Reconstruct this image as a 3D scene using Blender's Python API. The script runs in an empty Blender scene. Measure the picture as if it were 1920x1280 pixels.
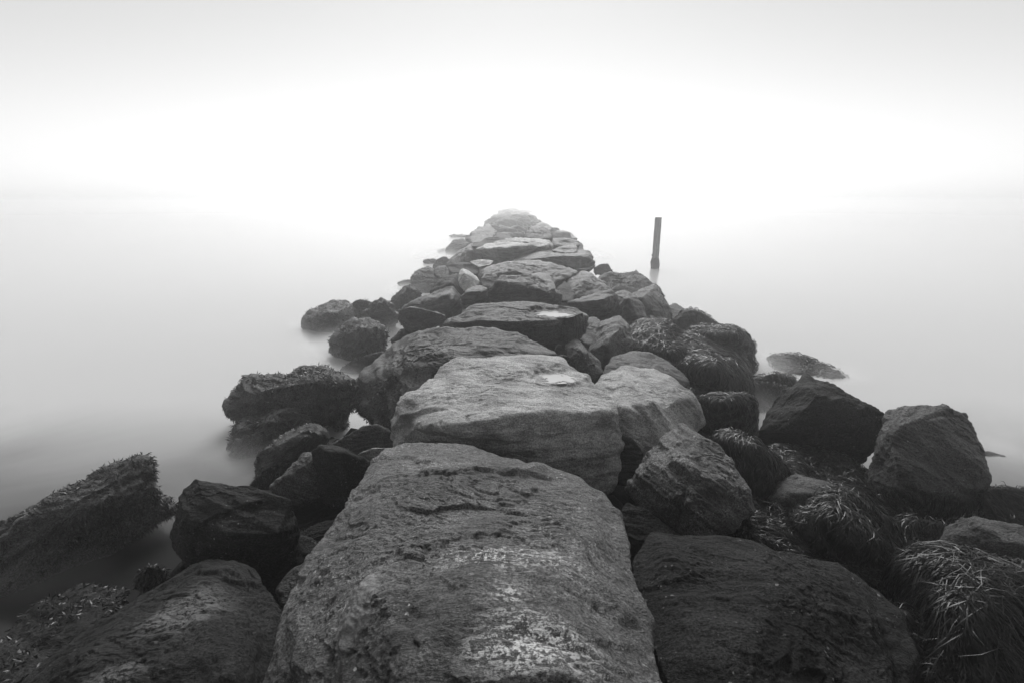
import bpy, bmesh, math, random
import numpy as np
from mathutils import Vector, Matrix, kdtree

R = math.radians
random.seed(4)
rng = np.random.default_rng(11)
C = bpy.context.scene.collection
scene = bpy.context.scene

# ------------------------------------------------------------------ camera
CAM_H = 2.9
F_PX = 960.0                                   # 18 mm on a 36 mm sensor, in 1920 px units
HORIZON = 378.0
PITCH = math.atan((640.0 - HORIZON) / F_PX)
cd = bpy.data.cameras.new('camera')
cd.lens = 18.0
cd.sensor_width = 36.0
cd.clip_start = 0.05
cd.clip_end = 3000.0
cam = bpy.data.objects.new('camera', cd)
cam.location = (0, 0, CAM_H)
cam.rotation_euler = (R(90) - PITCH, 0, 0)
C.objects.link(cam)
scene.camera = cam

# ------------------------------------------------------------------ sky, sun, exposure
SUN_EL, SUN_AZ = R(41), R(0)                  # ahead of the camera, behind the fog
w = bpy.data.worlds.new('World')
scene.world = w
w.use_nodes = True
nt = w.node_tree
for n in list(nt.nodes):
    nt.nodes.remove(n)
sky = nt.nodes.new('ShaderNodeTexSky')
sky.sky_type = 'NISHITA'
sky.sun_disc = False
sky.sun_elevation = SUN_EL
sky.sun_rotation = SUN_AZ
sky.air_density = 2.4
sky.altitude = 2600.0
sky.dust_density = 1.5
sky.ozone_density = 1.0
bw = nt.nodes.new('ShaderNodeRGBToBW')        # the photograph is black and white
bg = nt.nodes.new('ShaderNodeBackground')
bg.inputs['Strength'].default_value = 0.05
wo = nt.nodes.new('ShaderNodeOutputWorld')
nt.links.new(sky.outputs['Color'], bw.inputs['Color'])
nt.links.new(bw.outputs['Val'], bg.inputs['Color'])
nt.links.new(bg.outputs['Background'], wo.inputs['Surface'])

sd = bpy.data.lights.new('sun', 'SUN')
sd.energy = 1.5
sd.angle = R(40)
sd.color = (1, 1, 1)
sun = bpy.data.objects.new('sun', sd)
sdir = Vector((math.sin(SUN_AZ) * math.cos(SUN_EL), math.cos(SUN_AZ) * math.cos(SUN_EL), math.sin(SUN_EL)))
sun.rotation_euler = (-sdir).to_track_quat('-Z', 'Y').to_euler()
sun.location = (0, 60, 60)
C.objects.link(sun)

scene.view_settings.view_transform = 'Standard'
scene.view_settings.look = 'None'
scene.view_settings.exposure = 1.2
scene.view_settings.gamma = 1.0
scene.view_settings.use_curve_mapping = False
scene.render.engine = 'CYCLES'
scene.cycles.max_bounces = 8
scene.cycles.diffuse_bounces = 3
scene.cycles.glossy_bounces = 3
scene.cycles.volume_bounces = 2
scene.cycles.transparent_max_bounces = 12
scene.cycles.use_denoising = True

# ------------------------------------------------------------------ helpers: numbers
CAMV = np.array([0.0, 0.0, CAM_H])
CP, SP = math.cos(PITCH), math.sin(PITCH)

def ray(px, py):
    u = (px - 960.0) / F_PX
    v = (640.0 - py) / F_PX
    return np.array([u, CP + v * SP, -SP + v * CP])

def at_z(px, py, z):
    d = ray(px, py)
    return CAMV + d * ((z - CAM_H) / d[2])

def at_y(px, py, y):
    d = ray(px, py)
    return CAMV + d * (y / d[1])

def to_px(P):
    Q = P - CAMV
    f = Q[:, 1] * CP - Q[:, 2] * SP
    u = Q[:, 0]
    v = Q[:, 1] * SP + Q[:, 2] * CP
    return np.stack([960 + F_PX * u / f, 640 - F_PX * v / f], 1)

def _hash(ix, iy, iz, seed):
    h = (ix.astype(np.uint32) * np.uint32(374761393) + iy.astype(np.uint32) * np.uint32(668265263)
         + iz.astype(np.uint32) * np.uint32(2147483647) + np.uint32((seed * 974711 + 12345) & 0xffffffff))
    h = (h ^ (h >> np.uint32(13))) * np.uint32(1274126177)
    h = (h ^ (h >> np.uint32(16))) * np.uint32(2246822519)
    return ((h ^ (h >> np.uint32(15))) & np.uint32(0xffffff)).astype(np.float32) / np.float32(8388607.5) - np.float32(1)

def noise3(p, seed=0):
    p = p.astype(np.float32)
    f = np.floor(p)
    i = f.astype(np.int64)
    t = p - f
    t = t * t * t * (t * (t * 6 - 15) + 10)
    x0, y0, z0 = i[:, 0], i[:, 1], i[:, 2]
    tx, ty, tz = t[:, 0], t[:, 1], t[:, 2]
    def c(a, b, d):
        return _hash(x0 + a, y0 + b, z0 + d, seed)
    x00 = c(0, 0, 0) * (1 - tx) + c(1, 0, 0) * tx
    x10 = c(0, 1, 0) * (1 - tx) + c(1, 1, 0) * tx
    x01 = c(0, 0, 1) * (1 - tx) + c(1, 0, 1) * tx
    x11 = c(0, 1, 1) * (1 - tx) + c(1, 1, 1) * tx
    return (x00 * (1 - ty) + x10 * ty) * (1 - tz) + (x01 * (1 - ty) + x11 * ty) * tz

def fbm(p, octv, seed=0, gain=0.5, lac=2.03):
    s = np.zeros(len(p), np.float32)
    a = 1.0
    for o in range(octv):
        s += a * noise3(p, seed + o * 17)
        p = p * lac + 5.3
        a *= gain
    return s

def sstep(a, b, x):
    t = np.clip((x - a) / (b - a), 0, 1)
    return t * t * (3 - 2 * t)

# ------------------------------------------------------------------ helpers: a cube sphere of any resolution
_SPH = {}
def cube_sphere(n):
    if n in _SPH:
        return _SPH[n]
    a = np.tan(np.linspace(-1, 1, n + 1) * math.pi / 4)
    U, V = np.meshgrid(a, a, indexing='ij')
    one = np.ones_like(U)
    faces6 = [(one, U, V), (-one, V, U), (V, one, U), (U, -one, V), (U, V, one), (V, U, -one)]
    P = np.concatenate([np.stack([x.ravel(), y.ravel(), z.ravel()], 1) for x, y, z in faces6])
    key = np.round(P * 1e5).astype(np.int64)
    _, first, inv = np.unique(key, axis=0, return_index=True, return_inverse=True)
    inv = inv.ravel()
    V3 = P[first]
    V3 = V3 / np.linalg.norm(V3, axis=1)[:, None]
    idx = np.arange((n + 1) * (n + 1)).reshape(n + 1, n + 1)
    q = np.stack([idx[:-1, :-1].ravel(), idx[1:, :-1].ravel(), idx[1:, 1:].ravel(), idx[:-1, 1:].ravel()], 1)
    Q = np.concatenate([inv[q + k * (n + 1) ** 2] for k in range(6)])
    nrm = np.cross(V3[Q[:, 1]] - V3[Q[:, 0]], V3[Q[:, 2]] - V3[Q[:, 0]])
    flip = (nrm * V3[Q[:, 0]]).sum(1) < 0
    Q[flip] = Q[flip][:, ::-1]
    E = np.concatenate([Q[:, [0, 1]], Q[:, [1, 2]], Q[:, [2, 3]], Q[:, [3, 0]]])   # both directions appear once per face pair
    deg = np.bincount(E[:, 0], minlength=len(V3)).astype(np.float64)
    _SPH[n] = (V3, Q, E, deg)
    return _SPH[n]

def smooth_scalar(r, E, deg, k):
    for _ in range(k):
        s = np.bincount(E[:, 0], weights=r[E[:, 1]], minlength=len(r))
        r = 0.35 * r + 0.65 * s / deg
    return r

def normals(V, Q):
    a = V[Q[:, 2]] - V[Q[:, 0]]
    b = V[Q[:, 3]] - V[Q[:, 1]]
    fn = np.cross(a, b)
    N = np.zeros_like(V)
    for c in range(3):
        acc = np.zeros(len(V))
        for k in range(4):
            acc += np.bincount(Q[:, k], weights=fn[:, c], minlength=len(V))
        N[:, c] = acc
    return N / (np.linalg.norm(N, axis=1)[:, None] + 1e-12)

def mesh_obj(name, V, F, mat, parent=None, origin=None, smooth=True):
    """V: (n,3) world positions, F: (m,4) or (m,3) index array."""
    V = np.asarray(V, np.float64)
    o0 = V.mean(0) if origin is None else np.asarray(origin, float)
    me = bpy.data.meshes.new(name)
    L = (V - o0).astype(np.float32)
    F = np.asarray(F, np.int32)
    me.vertices.add(len(L))
    me.vertices.foreach_set('co', L.ravel())
    k = F.shape[1]
    me.loops.add(F.size)
    me.loops.foreach_set('vertex_index', F.ravel())
    me.polygons.add(len(F))
    me.polygons.foreach_set('loop_start', np.arange(0, F.size, k, dtype=np.int32))
    me.polygons.foreach_set('use_smooth', np.full(len(F), smooth))
    me.update(calc_edges=True)
    me.materials.append(mat)
    ob = bpy.data.objects.new(name, me)
    C.objects.link(ob)
    if parent is not None:
        ob.parent = parent
        ob.location = Vector(o0) - parent.location
    else:
        ob.location = o0
    return ob

def tag(o, label, cat, group=None):
    o['label'] = label
    o['category'] = cat
    o['kind'] = 'thing'
    if group:
        o['group'] = group
    return o

# ------------------------------------------------------------------ materials
def nodes_of(name):
    m = bpy.data.materials.new(name)
    m.use_nodes = True
    t = m.node_tree
    for n in list(t.nodes):
        t.nodes.remove(n)
    return m, t

class G:
    """small helper to wire shader nodes"""
    def __init__(s, t):
        s.t = t
    def n(s, kind, **kw):
        x = s.t.nodes.new(kind)
        for k, v in kw.items():
            if k.startswith('i_'):
                x.inputs[k[2:].replace('_', ' ')].default_value = v
            else:
                setattr(x, k, v)
        return x
    def l(s, a, b):
        s.t.links.new(a, b)
    def math(s, op, a, b=None, c=None, clamp=False):
        x = s.n('ShaderNodeMath', operation=op, use_clamp=clamp)
        for i, v in enumerate((a, b, c)):
            if v is None:
                continue
            if isinstance(v, (int, float)):
                x.inputs[i].default_value = v
            else:
                s.l(v, x.inputs[i])
        return x.outputs[0]
    def noise(s, vec, scale, detail=4, rough=0.55, dist=0.0):
        x = s.n('ShaderNodeTexNoise')
        x.inputs['Scale'].default_value = scale
        x.inputs['Detail'].default_value = detail
        x.inputs['Roughness'].default_value = rough
        x.inputs['Distortion'].default_value = dist
        s.l(vec, x.inputs['Vector'])
        return x.outputs['Fac']
    def step(s, v, lo, hi):
        x = s.n('ShaderNodeMapRange', interpolation_type='SMOOTHSTEP')
        x.inputs['From Min'].default_value = lo
        x.inputs['From Max'].default_value = hi
        s.l(v, x.inputs['Value'])
        return x.outputs['Result']
    def mixf(s, f, a, b):
        x = s.n('ShaderNodeMix', data_type='FLOAT')
        for k, v in ((0, f), (2, a), (3, b)):
            if isinstance(v, (int, float)):
                x.inputs[k].default_value = v
            else:
                s.l(v, x.inputs[k])
        return x.outputs[0]

def rock_mat(name, lo, hi, speck=0.3, lichen=0.0, lichen_col=0.45, patches=(), rough=0.5, spec=0.5, rot=(0.3, 0.2, 0.4), bump=1.0, stretch=3.0, grain_=(1.5, 0.3), silt=None):
    m, t = nodes_of(name)
    g = G(t)
    tc = g.n('ShaderNodeTexCoord')
    oi = g.n('ShaderNodeObjectInfo')
    off = g.math('MULTIPLY', oi.outputs['Random'], 40.0)
    add = g.n('ShaderNodeVectorMath', operation='ADD')
    g.l(tc.outputs['Object'], add.inputs[0])
    g.l(off, add.inputs[1])
    vec = add.outputs[0]
    mp = g.n('ShaderNodeMapping')
    mp.inputs['Rotation'].default_value = rot
    mp.inputs['Scale'].default_value = (1, stretch, stretch)
    g.l(vec, mp.inputs['Vector'])
    vb = mp.outputs['Vector']
    n1 = g.noise(vec, 2.3, 5, 0.6, 0.4)
    n2 = g.noise(vb, 5.0, 10, 0.72, 0.8)
    n3 = g.noise(vec, 85.0, 3, 0.6)
    n4 = g.noise(vb, 24.0, 6, 0.75, 0.4)
    s = g.math('ADD', g.math('MULTIPLY', n1, 0.45), g.math('MULTIPLY', n2, 0.4))
    s = g.math('ADD', s, g.math('MULTIPLY', n4, 0.25))
    s = g.step(s, 0.44, 0.66)
    base = g.mixf(s, lo, hi)
    grain = g.math('MULTIPLY_ADD', g.step(n3, 0.36, 0.66), grain_[0], grain_[1])
    base = g.math('MULTIPLY', base, grain)
    # pale mineral and barnacle specks
    vo = g.n('ShaderNodeTexVoronoi')
    vo.inputs['Scale'].default_value = 34.0
    g.l(vec, vo.inputs['Vector'])
    sp_size = g.n('ShaderNodeSeparateColor')
    g.l(vo.outputs['Color'], sp_size.inputs[0])
    rad = g.math('MULTIPLY', g.math('POWER', sp_size.outputs[0], 5.0), 0.36)
    dot = g.math('LESS_THAN', g.math('ADD', vo.outputs['Distance'], g.math('MULTIPLY', n4, 0.12)), rad)
    field = g.step(g.noise(vec, 3.7, 4, 0.6), 0.45, 0.6)
    nf = g.noise(vec, 48.0, 6, 0.8)
    fine = g.step(nf, 0.60, 0.64)
    sp = g.math('MULTIPLY', g.math('MAXIMUM', dot, g.math('MULTIPLY', fine, 0.6)), field)
    base = g.mixf(g.math('MULTIPLY', sp, speck), base, 0.42)
    # lichen crust: patches with their own shape
    ln = g.noise(vb, 11.0, 12, 0.8, 1.0)
    crust = g.math('ADD', g.math('MULTIPLY', ln, 0.55), g.math('MULTIPLY', nf, 0.45))
    if lichen > 0:
        lm = g.step(g.noise(vec, 2.1, 3, 0.6), 0.50, 0.70)
        lf = g.math('MULTIPLY', g.step(crust, 0.52, 0.56), lm)
        base = g.mixf(g.math('MULTIPLY', lf, lichen), base, lichen_col)
    if patches:
        geo = g.n('ShaderNodeNewGeometry')
        wn = g.n('ShaderNodeTexNoise')
        wn.inputs['Scale'].default_value = 6.0
        wn.inputs['Detail'].default_value = 5
        g.l(geo.outputs['Position'], wn.inputs['Vector'])
        wa = g.n('ShaderNodeVectorMath', operation='MULTIPLY_ADD')
        g.l(wn.outputs['Color'], wa.inputs[0])
        wa.inputs[1].default_value = (0.22, 0.22, 0.22)
        g.l(geo.outputs['Position'], wa.inputs[2])
        tot = None
        for loc, rx, ry, amt, th in patches:
            sub = g.n('ShaderNodeVectorMath', operation='SUBTRACT')
            g.l(wa.outputs[0], sub.inputs[0])
            sub.inputs[1].default_value = (loc[0] + 0.11, loc[1] + 0.11, loc[2] + 0.11)
            sc = g.n('ShaderNodeVectorMath', operation='MULTIPLY')
            g.l(sub.outputs[0], sc.inputs[0])
            sc.inputs[1].default_value = (1 / rx, 1 / ry, 1 / max(rx, ry))
            ln_ = g.n('ShaderNodeVectorMath', operation='LENGTH')
            g.l(sc.outputs[0], ln_.inputs[0])
            k = g.step(ln_.outputs['Value'], 1.0, 0.3)
            k = g.math('MULTIPLY', g.math('MULTIPLY', k, g.step(crust, th + 0.075, th + 0.11)), amt)
            tot = k if tot is None else g.math('MAXIMUM', tot, k)
        base = g.mixf(tot, base, lichen_col)
    sk = None
    if silt:
        loc, rx, ry = silt
        geo = g.n('ShaderNodeNewGeometry')
        wn = g.n('ShaderNodeTexNoise')
        wn.inputs['Scale'].default_value = 9.0
        wn.inputs['Detail'].default_value = 6
        g.l(geo.outputs['Position'], wn.inputs['Vector'])
        wa = g.n('ShaderNodeVectorMath', operation='MULTIPLY_ADD')
        g.l(wn.outputs['Color'], wa.inputs[0]); wa.inputs[1].default_value = (0.14, 0.14, 0.14)
        g.l(geo.outputs['Position'], wa.inputs[2])
        sub = g.n('ShaderNodeVectorMath', operation='SUBTRACT')
        g.l(wa.outputs[0], sub.inputs[0]); sub.inputs[1].default_value = (loc[0] + .07, loc[1] + .07, loc[2] + .07)
        sc = g.n('ShaderNodeVectorMath', operation='MULTIPLY')
        g.l(sub.outputs[0], sc.inputs[0]); sc.inputs[1].default_value = (1 / rx, 1 / ry, 0.0)
        ln_ = g.n('ShaderNodeVectorMath', operation='LENGTH'); g.l(sc.outputs[0], ln_.inputs[0])
        sk = g.math('MULTIPLY', g.step(ln_.outputs['Value'], 1.0, 0.5), 0.6)
        base = g.mixf(sk, base, g.math('MULTIPLY_ADD', n4, 0.05, 0.075))
    b = g.n('ShaderNodeBsdfPrincipled')
    g.l(base, b.inputs['Base Color'])
    rr = g.math('ADD', g.math('MULTIPLY', n2, 0.35), rough - 0.17)
    g.l(rr, b.inputs['Roughness'])
    b.inputs['Specular IOR Level'].default_value = spec
    h = g.math('ADD', g.math('MULTIPLY', n4, 0.7), g.math('MULTIPLY', n3, 0.35))
    h = g.math('ADD', h, g.math('MULTIPLY', n2, 0.9))
    bp = g.n('ShaderNodeBump')
    bp.inputs['Strength'].default_value = 0.9
    if sk is not None:
        g.l(g.math('MULTIPLY_ADD', sk, -0.9, 0.9), bp.inputs['Strength'])
    bp.inputs['Distance'].default_value = 0.03 * bump
    g.l(h, bp.inputs['Height'])
    g.l(bp.outputs['Normal'], b.inputs['Normal'])
    o = g.n('ShaderNodeOutputMaterial')
    g.l(b.outputs[0], o.inputs['Surface'])
    return m

def simple_mat(name, lo, hi, scale, rough, spec=0.5, bump=0.0):
    m, t = nodes_of(name)
    g = G(t)
    tc = g.n('ShaderNodeTexCoord')
    nz = g.noise(tc.outputs['Object'], scale, 5, 0.6)
    base = g.mixf(g.step(nz, 0.35, 0.65), lo, hi)
    b = g.n('ShaderNodeBsdfPrincipled')
    g.l(base, b.inputs['Base Color'])
    b.inputs['Roughness'].default_value = rough
    b.inputs['Specular IOR Level'].default_value = spec
    if bump:
        bp = g.n('ShaderNodeBump')
        bp.inputs['Distance'].default_value = bump
        g.l(nz, bp.inputs['Height'])
        g.l(bp.outputs['Normal'], b.inputs['Normal'])
    o = g.n('ShaderNodeOutputMaterial')
    g.l(b.outputs[0], o.inputs['Surface'])
    return m

def PZ(px, py, z):
    return tuple(at_z(px, py, z))

M = {}
M['speck'] = rock_mat('speckled_rock', 0.018, 0.125, speck=0.9, lichen=0.4, rough=0.46, rot=(0.1, 0.1, 0.35),
                      lichen_col=0.8, silt=(PZ(668, 1128, 1.3), 0.10, 0.22),
                      patches=[(PZ(940, 1030, 1.4), 0.40, 0.16, 1.0, 0.435), (PZ(1010, 1175, 1.45), 0.34, 0.20, 1.0, 0.42),
                               (PZ(835, 870, 1.25), 0.30, 0.14, 0.7, 0.47), (PZ(1020, 960, 1.35), 0.5, 0.34, 0.5, 0.50),
                               (PZ(1130, 1260, 1.4), 0.14, 0.10, 0.8, 0.45), (PZ(600, 1120, 1.2), 0.22, 0.5, 0.6, 0.475),
                               (PZ(960, 1085, 1.45), 0.12, 0.10, 0.9, 0.42)])
M['pale'] = rock_mat('pale_rock', 0.12, 0.44, grain_=(0.8, 0.62), speck=0.35, lichen=0.35, rough=0.52, rot=(0.1, 0.3, 0.9), lichen_col=0.45)
M['mid'] = rock_mat('grey_rock', 0.018, 0.095, spec=0.32, grain_=(1.1, 0.5), speck=0.35, lichen=0.22, rough=0.48, rot=(0.5, 0.2, 0.2))
M['dark'] = rock_mat('dark_wet_rock', 0.008, 0.032, speck=0.55, lichen=0.0, rough=0.6, spec=0.12, rot=(0.4, 0.1, 0.3))
M['darkspeck'] = rock_mat('dark_speckled_rock', 0.014, 0.07, speck=0.6, lichen=0.25, rough=0.45, rot=(0.2, 0.8, 0.5), lichen_col=0.3, spec=0.3)
M['brush'] = rock_mat('algae_streaked_rock', 0.008, 0.032, speck=0.2, rough=0.58, spec=0.14, rot=(0.1, 0.1, 0.5), lichen_col=0.2,
                      patches=[(PZ(345, 1135, 0.82), 0.34, 0.26, 0.9, 0.39), (PZ(210, 1275, 0.75), 0.25, 0.12, 0.8, 0.41)])
M['under'] = rock_mat('weed_stained_rock', 0.008, 0.035, speck=0.3, rough=0.55, spec=0.2, rot=(0.4, 0.4, 0.4))
M['crust'] = rock_mat('weedy_crusted_rock', 0.02, 0.11, speck=0.25, lichen=0.3, rough=0.5, rot=(0.3, 0.3, 0.2), lichen_col=0.16, bump=2.0, stretch=1.6)
M['bed'] = rock_mat('bed_rubble', 0.005, 0.015, speck=0.1, rough=0.75, spec=0.08, bump=3.0)
M['far'] = rock_mat('distant_rock', 0.025, 0.08, spec=0.25, speck=0.2, rough=0.5, bump=1.5)
M['strand'] = simple_mat('strand_weed', 0.004, 0.022, 9.0, 0.36, 0.3)
M['leaf'] = simple_mat('bladder_weed', 0.006, 0.04, 14.0, 0.42, 0.45)
M['wood'] = None

# ------------------------------------------------------------------ rocks
def hull_planes(P):
    bm = bmesh.new()
    for p in P:
        bm.verts.new(p)
    bmesh.ops.convex_hull(bm, input=bm.verts[:])
    bm.faces.ensure_lookup_table()
    vs = np.array([v.co[:] for v in bm.verts if v.link_faces])
    N, c = [], []
    area, cen = 0.0, np.zeros(3)
    for f in bm.faces:
        f.normal_update()
        a = f.calc_area()
        if a < 1e-9:
            continue
        N.append(f.normal[:]); c.append(f.verts[0].co[:])
        cen += a * np.array(f.calc_center_median()[:]); area += a
    bm.free()
    N = np.array(N); c = np.array(c); cen = cen / area
    d = ((c - cen) * N).sum(1)
    neg = d < 0
    N[neg] *= -1; d[neg] *= -1
    return N, np.maximum(d, 1e-4), cen, vs

ROCKS = {}
HOLLOW = []
def make_rock(key, name, label, cat, zt, zb, outline, inner=(), mat='mid', n=40, thick=None, rnd=5, cuts=6, rough=1.0,
              water=False, group=None, terr=1.5, y=None, bed=None, facets=16, hollows=(), grow=None):
    mx = sum(p[0] for p in outline) / len(outline); my = sum(p[1] for p in outline) / len(outline)
    infl = grow if grow is not None else (1.09 if name == 'weedy_rock' else 1.045)
    if y is None:
        dz0 = (zb - zt) / max(1e-6, max(p[1] for p in outline) - min(p[1] for p in outline))
        oy = min(p[1] for p in outline)
        outline = [(mx + (p[0] - mx) * infl, my + (p[1] - my) * infl, p[2] if len(p) > 2 else zt + dz0 * (p[1] - oy)) for p in outline]
    py = [p[1] for p in outline]
    y0, y1 = min(py), max(py)
    pts = []
    for p in outline:
        z = p[2] if len(p) > 2 else zt + (zb - zt) * (p[1] - y0) / max(1e-6, y1 - y0)
        pts.append(at_z(p[0], p[1], z) if y is None else at_y(p[0], p[1], y + (0 if len(p) < 3 else p[2])))
    front = np.array(pts)
    for p in inner:
        pts.append(at_z(*p) if y is None else at_y(p[0], p[1], y + p[2]))
    size = np.linalg.norm(front.max(0) - front.min(0))
    wid = front[:, 0].max() - front[:, 0].min()
    th = thick if thick is not None else 0.55 * wid
    cen = front.mean(0)
    dirs = front - CAMV
    dirs /= np.linalg.norm(dirs, axis=1)[:, None]
    back = front + dirs * th
    cb = back.mean(0)
    back = cb + (back - cb) * 0.72
    extra = [back]
    lower = front[np.array(py) > (y0 + y1) / 2]
    fw = (cen - CAMV); fw[2] = 0; fw /= np.linalg.norm(fw)
    if water:
        lw = lower.copy(); lw[:, 2] -= 0.3; lw += fw * 0.05
    else:
        lw = lower + fw * (0.35 * th); lw[:, 2] -= 0.25 * min(th, size)
    extra.append(lw)
    P = np.concatenate([np.array(pts)] + extra)
    N, d, c, vs = hull_planes(P)
    rs = np.random.default_rng(abs(hash(key)) % 99991 if False else sum(ord(ch) * (i + 7) for i, ch in enumerate(key)))
    seed = int(rs.integers(1, 90000))
    # fracture planes: a few shave the corners, more break each side into tilted facets
    N0, d0 = N.copy(), d.copy()
    for _ in range(cuts):
        v = rs.normal(size=3); v /= np.linalg.norm(v)
        sup = ((vs - c) @ v).max()
        N = np.vstack([N, v]); d = np.append(d, sup * rs.uniform(0.86, 0.97))
    for _ in range(facets):
        v = rs.normal(size=3); v /= np.linalg.norm(v)
        i = int(np.argmax((N0 @ v) / d0))
        p = v * (d0[i] / (N0[i] @ v))
        nv = N0[i] + rs.normal(0, 0.13, 3); nv /= np.linalg.norm(nv)
        dd = (p @ nv) * rs.uniform(0.95, 1.0)
        if dd > 0.6 * d0[i]:
            N = np.vstack([N, nv]); d = np.append(d, dd)
    S, Q, E, deg = cube_sphere(n)
    ext = np.maximum(vs.max(0) - vs.min(0), 1e-3)
    toc = CAMV - c; toc /= np.linalg.norm(toc)
    toc = toc + np.array([0, 0, 0.4]); toc /= np.linalg.norm(toc)
    D = S + (0.62 if n >= 60 else 0.5) * toc
    D = D * (ext / ext.max()) ** 0.6
    D /= np.linalg.norm(D, axis=1)[:, None]
    inv = np.zeros(len(D)); inv0 = np.zeros(len(D))
    for i in range(len(N)):
        np.maximum(inv, (D @ N[i]) / d[i], out=inv)
    for i in range(len(N0)):
        np.maximum(inv0, (D @ N0[i]) / d0[i], out=inv0)
    r = np.maximum(1.0 / inv, 0.935 / inv0)
    k = max(1, int(round(0.33 * rnd * (n / 40.0) ** 2)))
    r = smooth_scalar(r, E, deg, k)
    V = c + D * r[:, None]
    Nn = normals(V, Q)
    # layered, fractured relief
    s = 0.5 * (ext.prod()) ** (1 / 3.0)
    if bed is None:
        bed = rs.normal(size=3) * np.array([0.45, 0.45, 0.2]) + np.array([0, 0, 1.0])
    b = np.array(bed, float); b /= np.linalg.norm(b)
    e1 = np.cross(b, [0.3, 1.0, 0.1]); e1 /= np.linalg.norm(e1)
    e2 = np.cross(b, e1)
    L = (V - c)
    q = np.stack([L @ e1, L @ e2, L @ b], 1)
    A = np.clip(s, 0.08, 0.9)
    dsp = (0.032 if mat not in ('crust', 'under') else 0.085) * A * fbm(q * np.array([0.9, 1.3, 1.6]) / A, 3, seed)
    dsp += 0.06 * A * (0.25 - np.abs(fbm(q * np.array([0.9, 1.5, 1.9]) / A + 6.1, 3, seed + 11, 0.45)))
    warp = fbm(q * 2.0 / A, 2, seed + 5)
    q2 = q + (warp * A * 0.06)[:, None]
    # bedding ledges (show on steep faces)
    lay = fbm(q2 * np.array([0.5, 0.7, 6.0]) / A, 3, seed + 30)
    dsp += 0.042 * A * lay * rough
    # layers broken back one behind the other: a slow rise, then a crisp ragged step
    T = q2[:, 1] * 1.7 / A + 0.65 * fbm(q2 * np.array([1.0, 1.6, 2.0]) / A, 5, seed + 60, 0.58)
    fr = T - np.floor(T)
    dsp += terr * 0.028 * A * (fr - sstep(0.93, 1.0, fr) - 0.5) * (0.4 + 0.6 * sstep(-0.2, 0.3, noise3(q * 1.1 / A + 4, seed + 71)))
    T2 = q2[:, 1] * 5.0 / A + 1.0 * fbm(q2 * np.array([1.6, 3.2, 4.0]) / A + 9.1, 5, seed + 90, 0.62)
    fr2 = T2 - np.floor(T2)
    dsp += terr * 0.015 * A * (fr2 - sstep(0.90, 1.0, fr2) - 0.5) * (0.3 + 0.7 * sstep(-0.2, 0.3, noise3(q * 2.3 / A + 8, seed + 95)))
    # cracks
    cr = fbm(q2 * np.array([0.5, 1.5, 1.8]) / A + 3.7, 3, seed + 120)
    dsp -= 0.014 * A * np.exp(-(cr / 0.02) ** 2) * sstep(0.1, 0.4, fbm(q * 1.3 / A + 11, 2, seed + 140))
    # foliated grain along the bedding, in metres rather than rock size
    T3 = q2[:, 1] * 13.0 + 1.3 * fbm(q2 * np.array([2.2, 7.0, 9.0]), 4, seed + 150, 0.62)
    fr3 = T3 - np.floor(T3)
    pres = sstep(-0.15, 0.25, noise3(q * np.array([1.7, 2.6, 2.6]) + 2.2, seed + 155))
    dsp += 0.007 * rough * min(1.0, A / 0.35) * (fr3 - sstep(0.86, 1.0, fr3) - 0.5) * (0.15 + 0.85 * pres)
    dsp += 0.0035 * rough * min(1.0, A / 0.3) * fbm(q2 * np.array([3, 20, 26.0]), 3, seed + 170, 0.6)
    if n >= 60:
        dsp += 0.0022 * rough * fbm(q * np.array([18, 60, 70.0]), 2, seed + 180, 0.65)
    dsp -= np.mean(dsp) + 0.0 * A
    V = V + Nn * dsp[:, None]
    for hx, hy, hz_, rx, ry, dep in hollows:
        toc_ = ((CAMV - V) * Nn).sum(1) > 0
        dpx = np.linalg.norm(to_px(V) - np.array([hx, hy]), axis=1) + np.where(toc_, 0, 1e6)
        h0 = V[int(np.argmin(dpx))].copy()
        e = np.sqrt(((V[:, 0] - h0[0]) / rx) ** 2 + ((V[:, 1] - h0[1]) / ry) ** 2) + 0.5 * noise3(V * 11.0, 3) + 0.25 * noise3(V * 27.0, 3)
        e = np.maximum(e, 0)
        up = toc_ & (V[:, 2] > h0[2] - 0.4)
        z0 = float(np.median(V[up & (e < 0.8), 2]))
        k = (1 - sstep(1.2, 1.7, e)) * up
        bowl = z0 - dep * (1 - np.minimum(e, 1.03) ** 2)
        V[:, 2] = V[:, 2] * (1 - k) + bowl * k
        HOLLOW.append((h0, z0 - dep * 0.1, rx, ry))
    ob = mesh_obj(name, V, Q, M[mat], origin=c)
    tag(ob, label, cat, group)
    ROCKS[key] = dict(o=ob, V=V, N=normals(V, Q), Q=Q, c=c, s=s)
    return ob

GR = 'boulders of the jetty'
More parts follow.
